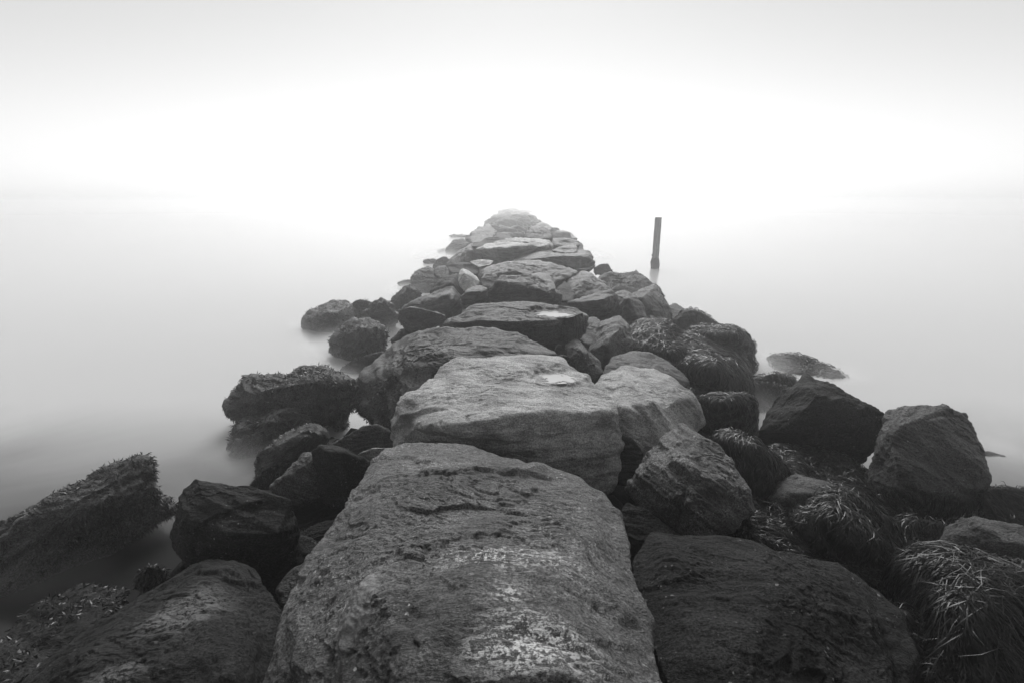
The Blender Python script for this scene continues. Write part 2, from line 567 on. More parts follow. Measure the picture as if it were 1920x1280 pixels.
# ---- the crest, nearest first
make_rock('fg', 'slab', 'huge speckled slab with white lichen patches, nearest in the middle of the jetty', 'boulder', 1.12, 1.0,
  [(722,847,1.1),(772,849,1.1),(820,846,1.12),(861,857,1.13),(897,862,1.14),(947,880,1.15),(1022,899,1.17),(1084,908,1.17),(1130,934,1.15),
   (1151,963,1.13),(1163,997,1.12),(1172,1047,1.13),(1188,1113,1.15),(1213,1180,1.17),(1242,1251,1.2),(1290,1360,1.2),(1000,1420,1.25),(800,1400,0.8),(490,1330,0.75),
   (505,1275,0.85),(538,1167,0.98),(572,1088,1.02),(617,1013,1.04),(655,955,1.05),(664,913,1.06),(712,862,1.08)],
  [(820,950,1.3),(950,980,1.36),(1080,980,1.26),(900,1100,1.43),(1050,1130,1.40),(700,1120,1.32),(640,1180,1.2),(580,1190,1.06),(726,1216,1.3),(800,1262,1.36),
   (860,1300,1.4),(1080,1280,1.42),(760,1000,1.24)],
  'speck', n=165, thick=0.6, rnd=1, cuts=2, facets=9, group=GR, terr=1.1, bed=(0.15, -0.25, 1), rough=1.2)
make_rock('pale', 'boulder', 'broad pale flat-topped boulder with dark undercut face behind the huge speckled slab', 'boulder', 1.35, 0.85,
  [(794,706,1.3),(822,684,1.33),(850,673,1.35),(931,666,1.36),(981,668,1.36),(1056,663,1.35),(1072,677,1.34),(1084,695,1.32),(1106,713,1.29),(1144,749,1.22),
   (1156,775,1.15),(1170,840,0.85),(1166,858,0.75),(1150,893,0.6),(1138,930,0.5),(950,900,0.52),(825,872,0.6),(720,868,0.72),(727,840,0.86),(736,822,0.96),(752,784,1.12),(758,748,1.2),(772,740,1.24)],
  [(755,806,1.12),(825,800,1.22),(900,790,1.28),(959,777,1.31),(1044,771,1.31),(1110,776,1.25),(1000,715,1.36)],
  'pale', n=100, thick=0.5, rnd=2.5, cuts=3, group=GR, bed=(0.05, 0.1, 1), terr=0.6, hollows=[(1046,708,1.34,0.17,0.13,0.03)])
make_rock('pale2', 'boulder', 'smooth rounded pale boulder with wavy top beside the broad flat-topped boulder', 'boulder', 1.1, 0.55,
  [(1105,716,1.1),(1128,700,1.1),(1153,686,1.12),(1187,680,1.12),(1225,681,1.1),(1262,696,1.05),(1286,716,1.0),(1300,737,0.95),(1322,762,0.85),(1316,800,0.7),(1285,850,0.6),
   (1214,900,0.55),(1160,880,0.6),(1130,800,0.9)],
  [(1169,764,1.1),(1230,752,1.08),(1278,752,1.0)],
  'pale', n=72, thick=0.5, rnd=14, cuts=2, group=GR, terr=0.7)
make_rock('pale3', 'boulder', 'low grey rounded boulder peeking out just behind the wavy-topped pale boulder', 'boulder', 1.0, 0.7,
  [(1128,706),(1134,690),(1147,671),(1175,656),(1216,658),(1256,676),(1284,706),(1292,725),(1200,740)], [(1200,690,0.95)], 'mid', n=32, thick=0.4, rnd=12, group=GR)
make_rock('arch', 'slab', 'long arched slab with fine cracks across the jetty behind the pale flat-topped boulder', 'boulder', 1.35, 0.6,
  [(647,738,0.45),(660,715,0.6),(697,686,0.82),(728,655,1.02),(759,630,1.18),(800,619,1.27),(844,616,1.32),(916,612,1.36),(950,619,1.36),(988,626,1.36),(1009,631,1.36),(1034,642,1.35),(1060,657,1.32),
   (1056,672,1.2),(950,720,1.0),(806,760,0.75),(740,815,0.35),(712,790,0.3),(681,777,0.3)],
  [(806,660,1.26),(900,648,1.32),(1000,652,1.32),(775,690,1.05),(840,690,1.12)],
  'mid', n=80, thick=0.45, rnd=6, group=GR, bed=(0.35, 0.0, 1))
make_rock('slab2', 'slab', 'long flat slab with a bright wet patch lying crosswise on the crest', 'boulder', 1.42, 1.0,
  [(820,608,1.2),(837,595,1.3),(862,583,1.36),(887,573,1.4),(919,570,1.42),(969,576,1.42),(1012,574,1.42),(1050,572,1.42),(1084,575,1.4),(1096,588,1.33),(1099,606,1.2),
   (1088,627,1.05),(1069,638,1.0),(1031,636,1.0),(991,630,1.02),(919,622,1.05),(840,620,1.1)],
  [(900,600,1.38),(960,602,1.38),(1040,600,1.38)],
  'mid', n=64, thick=0.5, rnd=6, group=GR, bed=(0, 0.1, 1), hollows=[(1040,588,1.40,0.26,0.20,0.03)])
# ---- small stones right of the crest
make_rock('c1', 'rock', 'small squarish stone wedged at the end of the wet-patched slab', 'rock', 1.1, 0.8,
  [(1098,594),(1122,592),(1128,606),(1120,640),(1105,650),(1086,638),(1094,618)], (), 'mid', n=22, group=GR)
make_rock('c2', 'rock', 'upright angular grey block between the wet-patched slab and stringy weed', 'rock', 1.15, 0.65,
  [(1122,601),(1159,592),(1178,613),(1183,646),(1164,664),(1150,698),(1131,690),(1106,658),(1116,632)], [(1158,615,1.2),(1140,640,1.1)], 'mid', n=32, rnd=1, cuts=2, facets=6, group=GR)
make_rock('c3', 'rock', 'narrow dark tilted block propped against the end of the arched slab', 'rock', 1.1, 0.75,
  [(1058,648),(1075,634),(1088,640),(1126,678),(1129,704),(1108,716),(1087,695),(1070,672)], [(1090,655,1.12)], 'darkspeck', n=29, rnd=3, group=GR)
# ---- the row of broken blocks behind the crosswise slab
make_rock('b1', 'boulder', 'black-faced block with ragged pale top standing on the crest', 'boulder', 1.48, 1.0,
  [(917,545,1.25),(931,526,1.44),(941,520,1.48),(975,518,1.5),(994,517,1.5),(1003,531,1.45),(1022,541,1.35),(1045,542,1.3),(1051,560,1.05),(1048,575,0.9),(975,582,0.78),(926,575,0.82)],
  [(932,529,1.47),(960,527,1.49),(998,526,1.47),(1024,545,1.34),(922,547,1.26)], 'darkspeck', n=56, rnd=2, thick=0.5, group=GR, facets=3, rough=1.6)
make_rock('b2', 'rock', 'cube-like stone with dark front at the foot of the ragged-topped block', 'rock', 1.3, 1.0,
  [(861,556),(875,543),(892,535),(917,541),(921,562,0.98),(905,572,0.88),(875,581,0.78),(863,573,0.86)], [(876,546,1.3),(905,546,1.3)], 'mid', n=29, rnd=3, group=GR)
make_rock('b3', 'rock', 'upright pale pointed stone leaning among the smaller stones', 'rock', 1.45, 1.1,
  [(858,515),(867,502),(878,507),(894,518),(902,530),(886,543),(872,546),(862,532)], [(870,512,1.45)], 'pale', n=26, rnd=4, group=GR)
make_rock('b4', 'rock', 'dark sloping slab leaning left of the pointed pale stone', 'rock', 1.25, 0.8,
  [(806,545),(819,526),(840,517),(860,511),(873,546),(850,556),(812,558)], [(845,530,1.2)], 'dark', n=26, rnd=3, group=GR)
make_rock('b5', 'rock', 'lumpy grey stone tucked between the pointed pale stone and ragged-topped block', 'rock', 1.4, 1.1,
  [(899,524),(912,512),(931,513),(934,528),(921,543),(905,538)], (), 'mid', n=22, rnd=6, group=GR)
make_rock('b6', 'boulder', 'dark rounded block close behind the ragged-topped block', 'boulder', 1.45, 1.1,
  [(985,520),(996,511),(1012,508),(1031,514),(1040,528),(1044,548),(1022,560),(990,550)], (), 'mid', n=26, rnd=5, group=GR)
make_rock('b7', 'rock', 'wedge-shaped stone with bright top edge right of the ragged-topped block', 'rock', 1.25, 0.85,
  [(1064,568,1.1),(1100,561,1.2),(1122,547,1.3),(1144,546,1.3),(1156,553,1.25),(1162,576,1.0),(1138,592,0.85),(1106,592,0.85),(1088,580,0.95)],
  [(1100,566,1.2),(1135,560,1.26)], 'darkspeck', n=36, rnd=1, cuts=2, facets=6, group=GR)
make_rock('b8', 'rock', 'tilted dark slab between the bright-edged wedge and the big sloping boulder', 'rock', 1.15, 0.55,
  [(1150,552),(1164,545),(1182,548),(1201,566),(1213,594),(1204,613),(1190,618),(1176,608),(1158,590)], [(1178,560,1.15)], 'mid', n=29, rnd=1, cuts=2, facets=6, group=GR)
make_rock('b9', 'boulder', 'big sloping boulder near the water on the side of the leaning post', 'boulder', 1.0, 0.3,
  [(1180,552),(1200,541),(1229,534),(1245,552),(1257,573),(1260,596),(1245,612),(1210,612),(1195,590)], [(1200,560,1.0)], 'mid', n=36, rnd=4, group=GR)
make_rock('b10', 'boulder', 'smooth domed boulder with a skirt of short weed below the far flat slab', 'boulder', 1.3, 0.85,
  [(1064,522),(1091,506),(1110,510),(1130,526),(1150,545),(1140,562),(1100,568),(1076,562),(1064,545)], [(1095,525,1.25)], 'mid', n=36, rnd=9, group=GR)
make_rock('b11', 'rock', 'dark hollow stone in the gap right of the ragged-topped block', 'rock', 1.15, 0.95,
  [(1044,540),(1056,524),(1068,530),(1078,550),(1074,566),(1054,566)], (), 'dark', n=24, group=GR)
make_rock('b12', 'rock', 'small low stone in front of the short-weeded bank by the leaning post', 'rock', 0.95, 0.75,
  [(1143,548),(1162,534),(1188,538),(1198,549),(1180,556),(1152,556)], (), 'dark', n=22, group=GR)
make_rock('b13', 'weedy_rock', 'low bank of rock under short dark weed nearest the leaning post', 'rock', 0.95, 0.5,
  [(1120,521),(1150,509),(1181,513),(1194,508),(1204,519),(1230,534),(1246,552),(1200,552),(1150,545)], (), 'under', n=39, rnd=6, thick=0.7, group=GR)
make_rock('b14', 'weedy_rock', 'small weedy rock at the water edge below the big sloping boulder', 'rock', 0.35, -0.02,
  [(1254,572),(1266,566),(1286,582),(1280,598),(1264,606),(1252,596)], (), 'under', n=22, water=True, group=GR)
# ---- the flat slabs further out
make_rock('d1', 'slab', 'wide flat slab split by a long dark crevice further out on the crest', 'boulder', 1.42, 1.15,
  [(899,505),(912,497),(944,493),(981,489),(1006,486),(1028,493),(1062,501),(1086,510),(1070,520),(1040,530),(960,528),(906,522)], [(960,508,1.4)], 'mid', n=39, thick=0.6, group=GR, terr=2.2)
make_rock('d2', 'slab', 'long thin slab jutting to the right below the pale-topped slab', 'boulder', 1.5, 1.2,
  [(958,487),(972,478),(1000,477),(1031,472),(1075,473),(1106,470),(1114,476),(1113,489),(1076,500),(1037,494),(1006,488),(966,492)],
  [(1040,479,1.5),(1090,478,1.5)], 'mid', n=36, thick=0.8, group=GR, rnd=3)
make_rock('d3', 'slab', 'thick slab with bright layered top and dark front edge far along the crest', 'boulder', 1.72, 1.25,
  [(893,467,1.5),(912,459,1.62),(937,450,1.7),(966,445,1.72),(1000,446,1.72),(1034,452,1.68),(1037,461,1.6),(1033,470,1.4),(1012,478,1.15),(975,482,1.05),(950,496,0.9),(922,490,0.95),(900,480,1.15)],
  [(930,466,1.62),(975,464,1.66),(1020,462,1.64)], 'pale', n=45, thick=1.0, group=GR, terr=2.0, facets=8, rnd=3, bed=(0, 0, 1))
make_rock('d4', 'slab', 'dark flat slab just behind the bright layered slab', 'boulder', 1.75, 1.5,
  [(884,459),(912,450),(930,441),(943,437),(962,441),(968,447),(940,454),(900,466)], (), 'dark', n=26, group=GR)
make_rock('d5', 'slab', 'slanting slab with straight split face beside the bright layered slab', 'boulder', 1.5, 0.95,
  [(836,492,0.8),(862,473,1.2),(885,453,1.5),(902,477,1.3),(904,487,1.15),(876,494,1.0),(856,496,0.9)], [(883,468,1.45)], 'mid', n=29, rnd=1, cuts=2, facets=6, group=GR)
make_rock('d6', 'rock', 'dark overhanging stone above the pointed pale stone', 'rock', 1.25, 1.05,
  [(835,497),(862,493),(887,493),(899,504),(895,514),(860,513),(846,511)], (), 'dark', n=26, group=GR)
make_rock('d7', 'rock', 'thin pale flat stone at the corner of the creviced slab', 'rock', 1.35, 1.2,
  [(880,491),(902,486),(926,489),(921,496),(898,501)], (), 'pale', n=24, group=GR)
make_rock('d8', 'rock', 'flat grey stone under the outer end of the jutting thin slab', 'rock', 1.0, 0.8,
  [(1072,497),(1094,490),(1118,497),(1106,506),(1084,507)], (), 'dark', n=24, group=GR)
make_rock('d10', 'rock', 'knobbly stone on the post side below the thin slab tip', 'rock', 0.7, 0.35,
  [(1112,503),(1124,496),(1141,496),(1149,508),(1136,514),(1116,512)], (), 'under', n=24, group=GR)
make_rock('d11', 'weedy_rock', 'shaggy upright block sticking up behind the bright layered slab', 'boulder', 1.95, 1.6,
  [(985,442),(989,433),(998,425),(1013,424),(1032,433),(1034,446),(1012,450),(990,449)], (), 'under', n=26, rough=2.0, group=GR)
make_rock('d12', 'slab', 'long low slab to the right of the shaggy upright block', 'boulder', 1.6, 1.3,
  [(1029,447),(1060,446),(1087,452),(1086,461),(1060,464),(1036,461)], (), 'mid', n=22, group=GR)
make_rock('d13', 'rock', 'grey stone under the long low slab beyond the thin slab tip', 'rock', 1.62, 1.5,
  [(1033,470),(1056,460),(1082,460),(1083,472),(1060,475)], (), 'mid', n=24, group=GR)
make_rock('d14', 'rock', 'pale misted stone at the right edge beyond the shaggy block', 'rock', 1.1, 0.6,
  [(1036,436),(1052,429),(1070,437),(1084,447),(1060,449),(1044,446)], (), 'far', n=24, group=GR)
make_rock('d15', 'rock', 'misted hump between the shaggy block and the foggy end', 'rock', 1.6, 1.2,
  [(1003,420),(1012,413),(1022,416),(1036,427),(1030,434),(1008,430)], (), 'far', n=24, group=GR)
make_rock('e1', 'boulder', 'hazy humped boulder standing out to the left near the far water edge', 'boulder', 0.9, 0.0,
  [(836,464),(850,449),(869,446),(880,456),(870,472),(850,478),(838,472)], (), 'far', n=22, water=True, group=GR)
make_rock('e2', 'slab', 'large hazy sloping slab left of the bright layered slab', 'boulder', 1.5, 0.9,
  [(874,449),(894,426),(920,418),(934,432),(922,447),(890,458)], (), 'under', n=26, group=GR)
make_rock('e3', 'weedy_rock', 'round weed-covered boulder at the left water edge near the pointed pale stone', 'boulder', 0.8, 0.0,
  [(771,523),(781,507),(803,498),(820,507),(834,515),(822,528),(806,545),(791,548),(776,538)], (), 'under', n=29, water=True, group=GR)
make_rock('e4', 'weedy_rock', 'weed-covered stone between the round boulder and the dark overhanging stone', 'rock', 0.95, 0.6,
  [(815,502),(834,494),(848,514),(832,524),(815,514)], (), 'under', n=24, group=GR)
make_rock('e5', 'weedy_rock', 'small weedy stone at the foot of the slanting split slab', 'rock', 0.7, 0.1,
  [(812,498),(820,486),(837,482),(846,489),(838,498),(818,504)], (), 'under', n=24, water=True, group=GR)
# ---- left flank
make_rock('L1', 'weedy_rock', 'outermost weed-covered rock jutting far into the left water', 'boulder', 0.62, -0.02,
  [(574,600),(581,586),(600,578),(622,564),(641,564),(658,572),(668,598),(655,612),(632,617),(584,619)], [(610,585,0.58)], 'crust', n=39, rnd=7, water=True, thick=0.8, group=GR, rough=2.2)
make_rock('L2', 'weedy_rock', 'weed-covered hump joined to the outermost left rock', 'rock', 0.65, 0.1,
  [(652,574),(668,563),(687,562),(699,570),(702,590),(680,602),(655,602)], (), 'crust', n=29, rnd=7, group=GR, rough=2.2)
make_rock('L3', 'boulder', 'cone-shaped boulder streaked with weed behind the wet left channel', 'boulder', 0.85, 0.05,
  [(680,592),(698,565),(713,558),(728,565),(743,578),(750,592),(742,608),(718,610),(694,605)], [(712,566,0.85)], 'mid', n=36, rnd=4, group=GR, rough=2.2)
make_rock('L4', 'weedy_rock', 'shaggy hump of weed standing in white mist on the left', 'boulder', 0.75, -0.03,
  [(625,638),(646,609),(665,597),(692,600),(714,612),(728,620),(713,628),(720,648),(712,660),(688,668),(656,674),(638,658)], [(680,612,0.78),(672,640,0.5)], 'crust', n=42, rnd=7, water=True, thick=0.6, group=GR, rough=2.2)
make_rock('L5', 'boulder', 'weed-spotted boulder at the left end of the wet-patched slab', 'boulder', 1.0, 0.5,
  [(746,580),(769,575),(790,579),(820,585),(838,591),(820,604),(792,620),(765,613),(750,600)], (), 'darkspeck', n=36, rnd=6, group=GR)
make_rock('L5b', 'weedy_rock', 'thin ridge of weedy rock above the misty pool on the left', 'rock', 0.62, 0.2,
  [(734,636),(759,616),(780,607),(791,600),(820,604),(818,618),(786,624),(748,644)], (), 'under', n=32, rnd=4, group=GR)
make_rock('L6', 'boulder', 'smooth broad sloping boulder left of the cube-like stone', 'boulder', 1.1, 0.6,
  [(744,578,0.6),(770,568,0.75),(790,560),(820,548),(847,537),(853,551),(865,554),(867,576),(842,592),(790,582)], [(840,550,1.15)], 'mid', n=39, rnd=7, group=GR)
make_rock('L7', 'weedy_rock', 'pyramid of short weed between the round boulder and cone-shaped boulder', 'boulder', 0.8, 0.1,
  [(731,566),(755,541),(769,534),(790,549),(784,563),(748,579)], [(766,542,0.8)], 'under', n=32, rnd=5, group=GR)
make_rock('L8', 'weedy_rock', 'low weedy foot of rock dipping into mist below the arched slab', 'rock', 0.4, -0.02,
  [(640,690),(663,673),(688,666),(720,658),(715,680),(684,696),(652,700)], (), 'under', n=29, rnd=5, water=True, group=GR)
make_rock('L9', 'weedy_rock', 'large weed-covered boulder overhanging the water on the left', 'boulder', 0.82, 0.22,
  [(432,754,0.35),(436,738,0.5),(446,722,0.6),(481,709,0.7),(516,708,0.74),(550,700,0.8),(587,689,0.84),(606,692,0.84),(626,706,0.78),(650,718,0.7),(654,742,0.5),(640,780,0.2),(590,785,0.15),(534,775,0.2),(500,785,0.2),(452,785,0.22)],
  [(500,728,0.7),(590,712,0.8),(460,742,0.5)], 'crust', n=64, rnd=6, thick=0.6, group=GR, rough=2.2)
make_rock('L10', 'weedy_rock', 'drooping weed-covered rock sinking into mist under the large overhanging weedy boulder', 'boulder', 0.5, -0.05,
  [(432,850),(444,802),(456,786),(494,770),(519,758),(556,767),(580,781),(562,800),(531,822),(503,840),(480,862),(450,862)], [(500,790,0.42)], 'crust', n=42, rnd=6, water=True, thick=0.5, group=GR, rough=2.2)
make_rock('L10b', 'weedy_rock', 'faint misted hump in the water behind the large overhanging weedy boulder', 'rock', 0.18, -0.05,
  [(545,700),(552,689),(570,684),(598,686),(612,696),(590,706)], (), 'under', n=24, water=True, group=GR)
make_rock('L11', 'boulder', 'egg-shaped rock with a fringe of weed below the drooping weed-covered rock', 'boulder', 0.62, 0.05,
  [(476,868),(482,848),(525,820),(562,796),(588,787),(612,808),(617,824),(602,838),(560,862),(520,880),(480,895)], [(575,815,0.62)], 'darkspeck', n=39, rnd=6, water=True, group=GR)
make_rock('L11b', 'weedy_rock', 'small tuft-covered stone at the water edge beside the pale slanting rock', 'rock', 0.35, -0.02,
  [(472,905),(494,880),(531,862),(550,866),(530,890),(505,915),(485,920)], (), 'under', n=26, water=True, group=GR)
make_rock('L12', 'rock', 'slanting pale rock leaning against the dark wedge-shaped block', 'rock', 0.72, 0.35,
  [(502,914),(541,876),(569,846),(592,846),(600,880),(606,930),(560,945),(530,930)], [(588,860,0.75),(545,905,0.5)], 'mid', n=36, rnd=4, group=GR)
make_rock('L13', 'boulder', 'dark wedge-shaped block beside the upper left corner of the huge speckled slab', 'boulder', 0.85, 0.35,
  [(588,848),(600,837),(637,839),(660,848),(698,868),(690,890),(670,910),(656,945),(625,950),(598,926)], [(620,846,0.86),(630,880,0.72)], 'dark', n=39, rnd=1, cuts=2, facets=6, group=GR)
make_rock('L14', 'boulder', 'low dark boulder in the hollow left of the pale flat-topped boulder', 'boulder', 0.6, 0.3,
  [(608,838),(644,818),(681,799),(712,795),(740,812),(740,840),(670,856),(630,850)], (), 'darkspeck', n=32, rnd=7, group=GR)
make_rock('L14b', 'rock', 'small flat pale stone pinched at the corner of the pale flat-topped boulder', 'rock', 0.72, 0.55,
  [(665,852),(697,840),(728,838),(726,852),(700,872),(680,862)], (), 'pale', n=22, group=GR)
make_rock('L15', 'boulder', 'big dark square-cut boulder with long cracks on the left of the jetty', 'boulder', 0.88, 0.3,
  [(324,990,0.48),(335,945,0.66),(348,918,0.76),(366,895,0.86),(385,897,0.87),(470,905,0.9),(508,922,0.9),(550,935,0.86),(566,985,0.66),(560,1030,0.42),(530,1052,0.34),(450,1052,0.3),(352,1062,0.22),(330,1030,0.3)],
  [(345,985,0.66),(430,1000,0.74),(525,1003,0.74),(370,905,0.87)], 'dark', n=76, rnd=1, thick=0.5, cuts=2, facets=6, group=GR, bed=(0.2, 0.25, 1), terr=0.7)
make_rock('L17', 'slab', 'broad dark slab with a pale brushed algae patch in the near left corner', 'boulder', 0.82, 0.7,
  [(-40,1380,0.5),(30,1285,0.52),(100,1228,0.52),(170,1168,0.54),(250,1108,0.58),(310,1078,0.62),(370,1050,0.68),(440,1038,0.74),(486,1053,0.74),(497,1090,0.72),(520,1150,0.7),(527,1195,0.68),
   (520,1240,0.68),(520,1320,0.68),(300,1460,0.8)],
  [(420,1080,0.8),(350,1130,0.84),(300,1230,0.86),(440,1180,0.84),(430,1280,0.88),(200,1300,0.75)], 'brush', n=96, rnd=7, thick=0.5, group=GR)
make_rock('L18', 'weedy_rock', 'strip of rock thick with bladder weed along the near left waterline', 'boulder', 0.3, 0.3,
  [(-60,1250,0.1),(0,1200,0.15),(50,1158,0.2),(100,1128,0.24),(165,1099,0.3),(240,1104,0.36),(215,1140,0.4),(150,1190,0.4),(75,1240,0.4),(0,1290,0.35),(-60,1330,0.3)], (), 'under', n=39, rnd=6, water=True, thick=0.3, group=GR)
make_rock('L18b', 'weedy_rock', 'single round tuft of weed at the top corner of the near left slab', 'rock', 0.62, 0.4,
  [(252,1096),(262,1070),(280,1062),(312,1068),(312,1084),(280,1104)], (), 'under', n=22, group=GR)
make_rock('L16', 'weedy_rock', 'long weed-covered ridge lying alone in the water at the left edge', 'boulder', 0.7, 0.0,
  [(-140,1120,-0.05),(-120,1040,0.35),(0,984,0.5),(60,954,0.56),(130,919,0.62),(185,884,0.7),(220,869,0.74),(252,874,0.72),(277,900,0.62),(302,926,0.45),(318,955,0.22),(290,985,0.0),(200,1030,-0.05),(100,1075,-0.05),(0,1115,-0.05)],
  [(200,930,0.64),(100,985,0.5)], 'crust', n=84, rnd=6, water=True, thick=0.5, group=GR, rough=2.2)
make_rock('L19', 'rock', 'small dark stone down in the gap left of the huge speckled slab', 'rock', 0.7, 0.55,
  [(518,1105),(532,1080),(590,1034),(612,1040),(600,1080),(560,1125),(524,1135)], (), 'darkspeck', n=29, rnd=4, group=GR)
make_rock('L20', 'weedy_rock', 'shadowed stone with scraps of weed between the dark boulder and huge slab', 'rock', 0.55, 0.4,
  [(545,1015),(565,992),(600,980),(645,970),(625,1010),(600,1040),(562,1055)], (), 'dark', n=26, group=GR)
# ---- right flank
make_rock('S1', 'boulder', 'tilted rounded boulder sprinkled with white specks right of the huge slab', 'boulder', 1.15, 0.55,
  [(1178,913,0.72),(1192,884,0.85),(1211,852,0.98),(1242,817,1.12),(1280,796,1.18),(1316,812,1.16),(1347,840,1.1),(1380,878,1.02),(1406,918,0.92),(1418,954,0.82),(1394,974,0.76),(1365,992,0.7),(1330,1018,0.65),
   (1300,1010,0.65),(1256,983,0.65),(1211,950,0.68)],
  [(1235,870,1.05),(1290,870,1.12),(1340,900,1.05),(1300,950,0.9)], 'speck', n=76, rnd=1, thick=0.45, cuts=2, facets=6, group=GR, bed=(0.5, 0.1, 0.7))
make_rock('S2', 'slab', 'wide dark slab with few white flecks in the near right foreground', 'boulder', 1.0, 0.95,
  [(1195,1022,0.9),(1210,1008,0.92),(1233,1003,0.95),(1269,1003,0.96),(1324,1017,0.95),(1374,1007,0.98),(1414,1012,0.97),(1460,1034,0.96),(1528,1048,0.93),(1596,1066,0.88),(1641,1094,0.84),(1668,1119,0.78),
   (1684,1189,0.78),(1704,1221,0.76),(1698,1248,0.72),(1690,1330,0.7),(1400,1460,0.9),(1270,1330,0.95),(1233,1221,0.92),(1206,1153,0.9),(1190,1094,0.9)],
  [(1260,1040,1.0),(1420,1050,1.03),(1470,1110,1.04),(1400,1200,1.02),(1600,1150,0.93),(1290,1200,1.0),(1640,1240,0.86)], 'dark', n=100, cuts=2, facets=9, rnd=1, thick=0.5, group=GR, terr=1.2)
make_rock('S3', 'rock', 'small dark stone wedged under the tilted white-specked boulder', 'rock', 0.8, 0.65,
  [(1152,972),(1174,941),(1212,955),(1270,1000),(1230,1010),(1200,1016),(1166,998)], (), 'dark', n=29, rnd=4, group=GR)
make_rock('S3b', 'rock', 'grey stone squeezed between the two pale boulders and the white-specked boulder', 'rock', 0.9, 0.55,
  [(1150,840),(1165,815),(1186,822),(1208,846),(1196,880),(1178,910),(1150,905)], (), 'dark', n=26, rnd=6, group=GR)
make_rock('S4', 'boulder', 'large dark faceted boulder with a slanting ridge near the right water', 'boulder', 1.0, 0.25,
  [(1415,809,0.5),(1436,780,0.62),(1456,752,0.78),(1488,722,0.95),(1511,705,1.02),(1538,713,1.02),(1574,736,0.96),(1628,759,0.88),(1665,777,0.8),(1672,798,0.66),(1640,836,0.45),(1610,866,0.3),(1546,860,0.25),(1500,850,0.25),(1437,830,0.35)],
  [(1536,735,1.05),(1470,800,0.66),(1600,800,0.72),(1500,770,0.85)], 'dark', n=72, rnd=1, thick=0.5, cuts=2, facets=6, group=GR)
make_rock('S5', 'boulder', 'blocky dark boulder with grainy tilted face at the far right waterline', 'boulder', 0.95, 0.25,
  [(1622,900,0.35),(1640,840,0.6),(1664,775,0.9),(1700,758,0.98),(1772,765,0.98),(1806,781,0.93),(1829,813,0.82),(1841,854,0.68),(1848,900,0.5),(1842,945,0.28),(1800,960,0.2),(1730,955,0.22),(1660,948,0.25)],
  [(1668,800,0.93),(1690,915,0.52),(1780,925,0.46),(1838,905,0.52),(1826,815,0.84),(1770,780,0.98)], 'darkspeck', n=72, rnd=1, thick=0.6, cuts=2, facets=6, group=GR, bed=(0.4, -0.5, 0.8))
make_rock('S6', 'rock', 'small grey flat-topped stone sticking out between humps of stringy weed', 'rock', 0.72, 0.5,
  [(1442,932),(1464,898),(1496,887),(1528,898),(1602,914),(1607,928),(1560,960),(1498,985),(1462,965)], [(1470,925,0.7),(1540,920,0.7)], 'mid', n=32, rnd=4, group=GR)
make_rock('S7', 'weedy_rock', 'dome of glossy stringy weed in front of the small grey flat-topped stone', 'rock', 0.78, 0.4,
  [(1490,990),(1506,955),(1530,934),(1564,927),(1600,930),(1628,946),(1660,985),(1682,1040),(1660,1082),(1590,1062),(1528,1030)], [(1565,960,0.82),(1600,1000,0.72)], 'under', n=36, rnd=10, thick=0.4, group=GR)
make_rock('S8', 'weedy_rock', 'hump of combed stringy weed against the tilted white-specked boulder', 'rock', 0.9, 0.5,
  [(1337,822),(1374,811),(1410,820),(1442,850),(1469,888),(1458,912),(1430,945),(1408,930),(1380,880)], [(1410,840,0.94),(1430,890,0.76)], 'under', n=36, rnd=10, thick=0.4, group=GR)
make_rock('S9', 'weedy_rock', 'band of tangled weed along the foot of the large dark faceted boulder', 'rock', 0.5, 0.3,
  [(1448,845),(1470,835),(1510,845),(1575,856),(1620,878),(1652,905),(1668,950),(1620,950),(1560,915),(1480,895)], (), 'under', n=36, rnd=9, thick=0.35, group=GR)
make_rock('S10', 'weedy_rock', 'flat mat of weed between the white-specked boulder and wide dark slab', 'rock', 0.62, 0.5,
  [(1390,965),(1420,955),(1480,985),(1560,1030),(1640,1070),(1670,1100),(1640,1098),(1540,1056),(1420,1020),(1380,1008)], (), 'under', n=32, rnd=9, thick=0.4, group=GR)
make_rock('S11', 'boulder', 'angular boulder with pale ridged top edge cut by the right border', 'boulder', 0.82, 0.45,
  [(1750,1038),(1768,1010),(1786,988),(1802,972),(1822,965),(1890,983),(1960,1005),(2000,1090),(1900,1090),(1840,1065)], [(1830,980,0.82),(1920,1012,0.8),(1810,1010,0.72)], 'mid', n=42, rnd=1, thick=0.5, cuts=2, facets=6, group=GR)
make_rock('S12', 'weedy_rock', 'great mound of long stringy weed filling the near right corner', 'boulder', 0.78, 0.3,
  [(1692,1060,0.6),(1722,1042,0.68),(1800,1044,0.72),(1890,1074,0.72),(1990,1110,0.72),(2080,1300,0.4),(1900,1460,0.2),(1720,1340,0.25),(1690,1180,0.4)],
  [(1800,1080,0.84),(1900,1130,0.84),(1780,1150,0.72),(1850,1220,0.66)], 'under', n=45, rnd=12, thick=0.4, group=GR)
make_rock('S13', 'weedy_rock', 'heap of weed behind the pale-edged angular boulder at the right border', 'rock', 0.5, 0.2,
  [(1838,930),(1850,916),(1866,945),(1890,932),(1960,920),(1990,1000),(1900,1000),(1850,985)], (), 'under', n=32, rnd=8, thick=0.5, group=GR)
make_rock('S14', 'weedy_rock', 'loose bed of weed in the hollow under the blocky dark boulder', 'rock', 0.42, 0.25,
  [(1655,995),(1709,976),(1772,988),(1775,1020),(1740,1045),(1680,1042)], (), 'under', n=32, rnd=9, thick=0.4, group=GR)
make_rock('S15', 'weedy_rock', 'fringe of weed hanging below the right end of the wide dark slab', 'rock', 0.6, 0.3,
  [(1648,1140),(1704,1157),(1742,1188),(1755,1230),(1740,1330),(1690,1340),(1680,1200)], (), 'under', n=29, rnd=9, thick=0.35, group=GR)
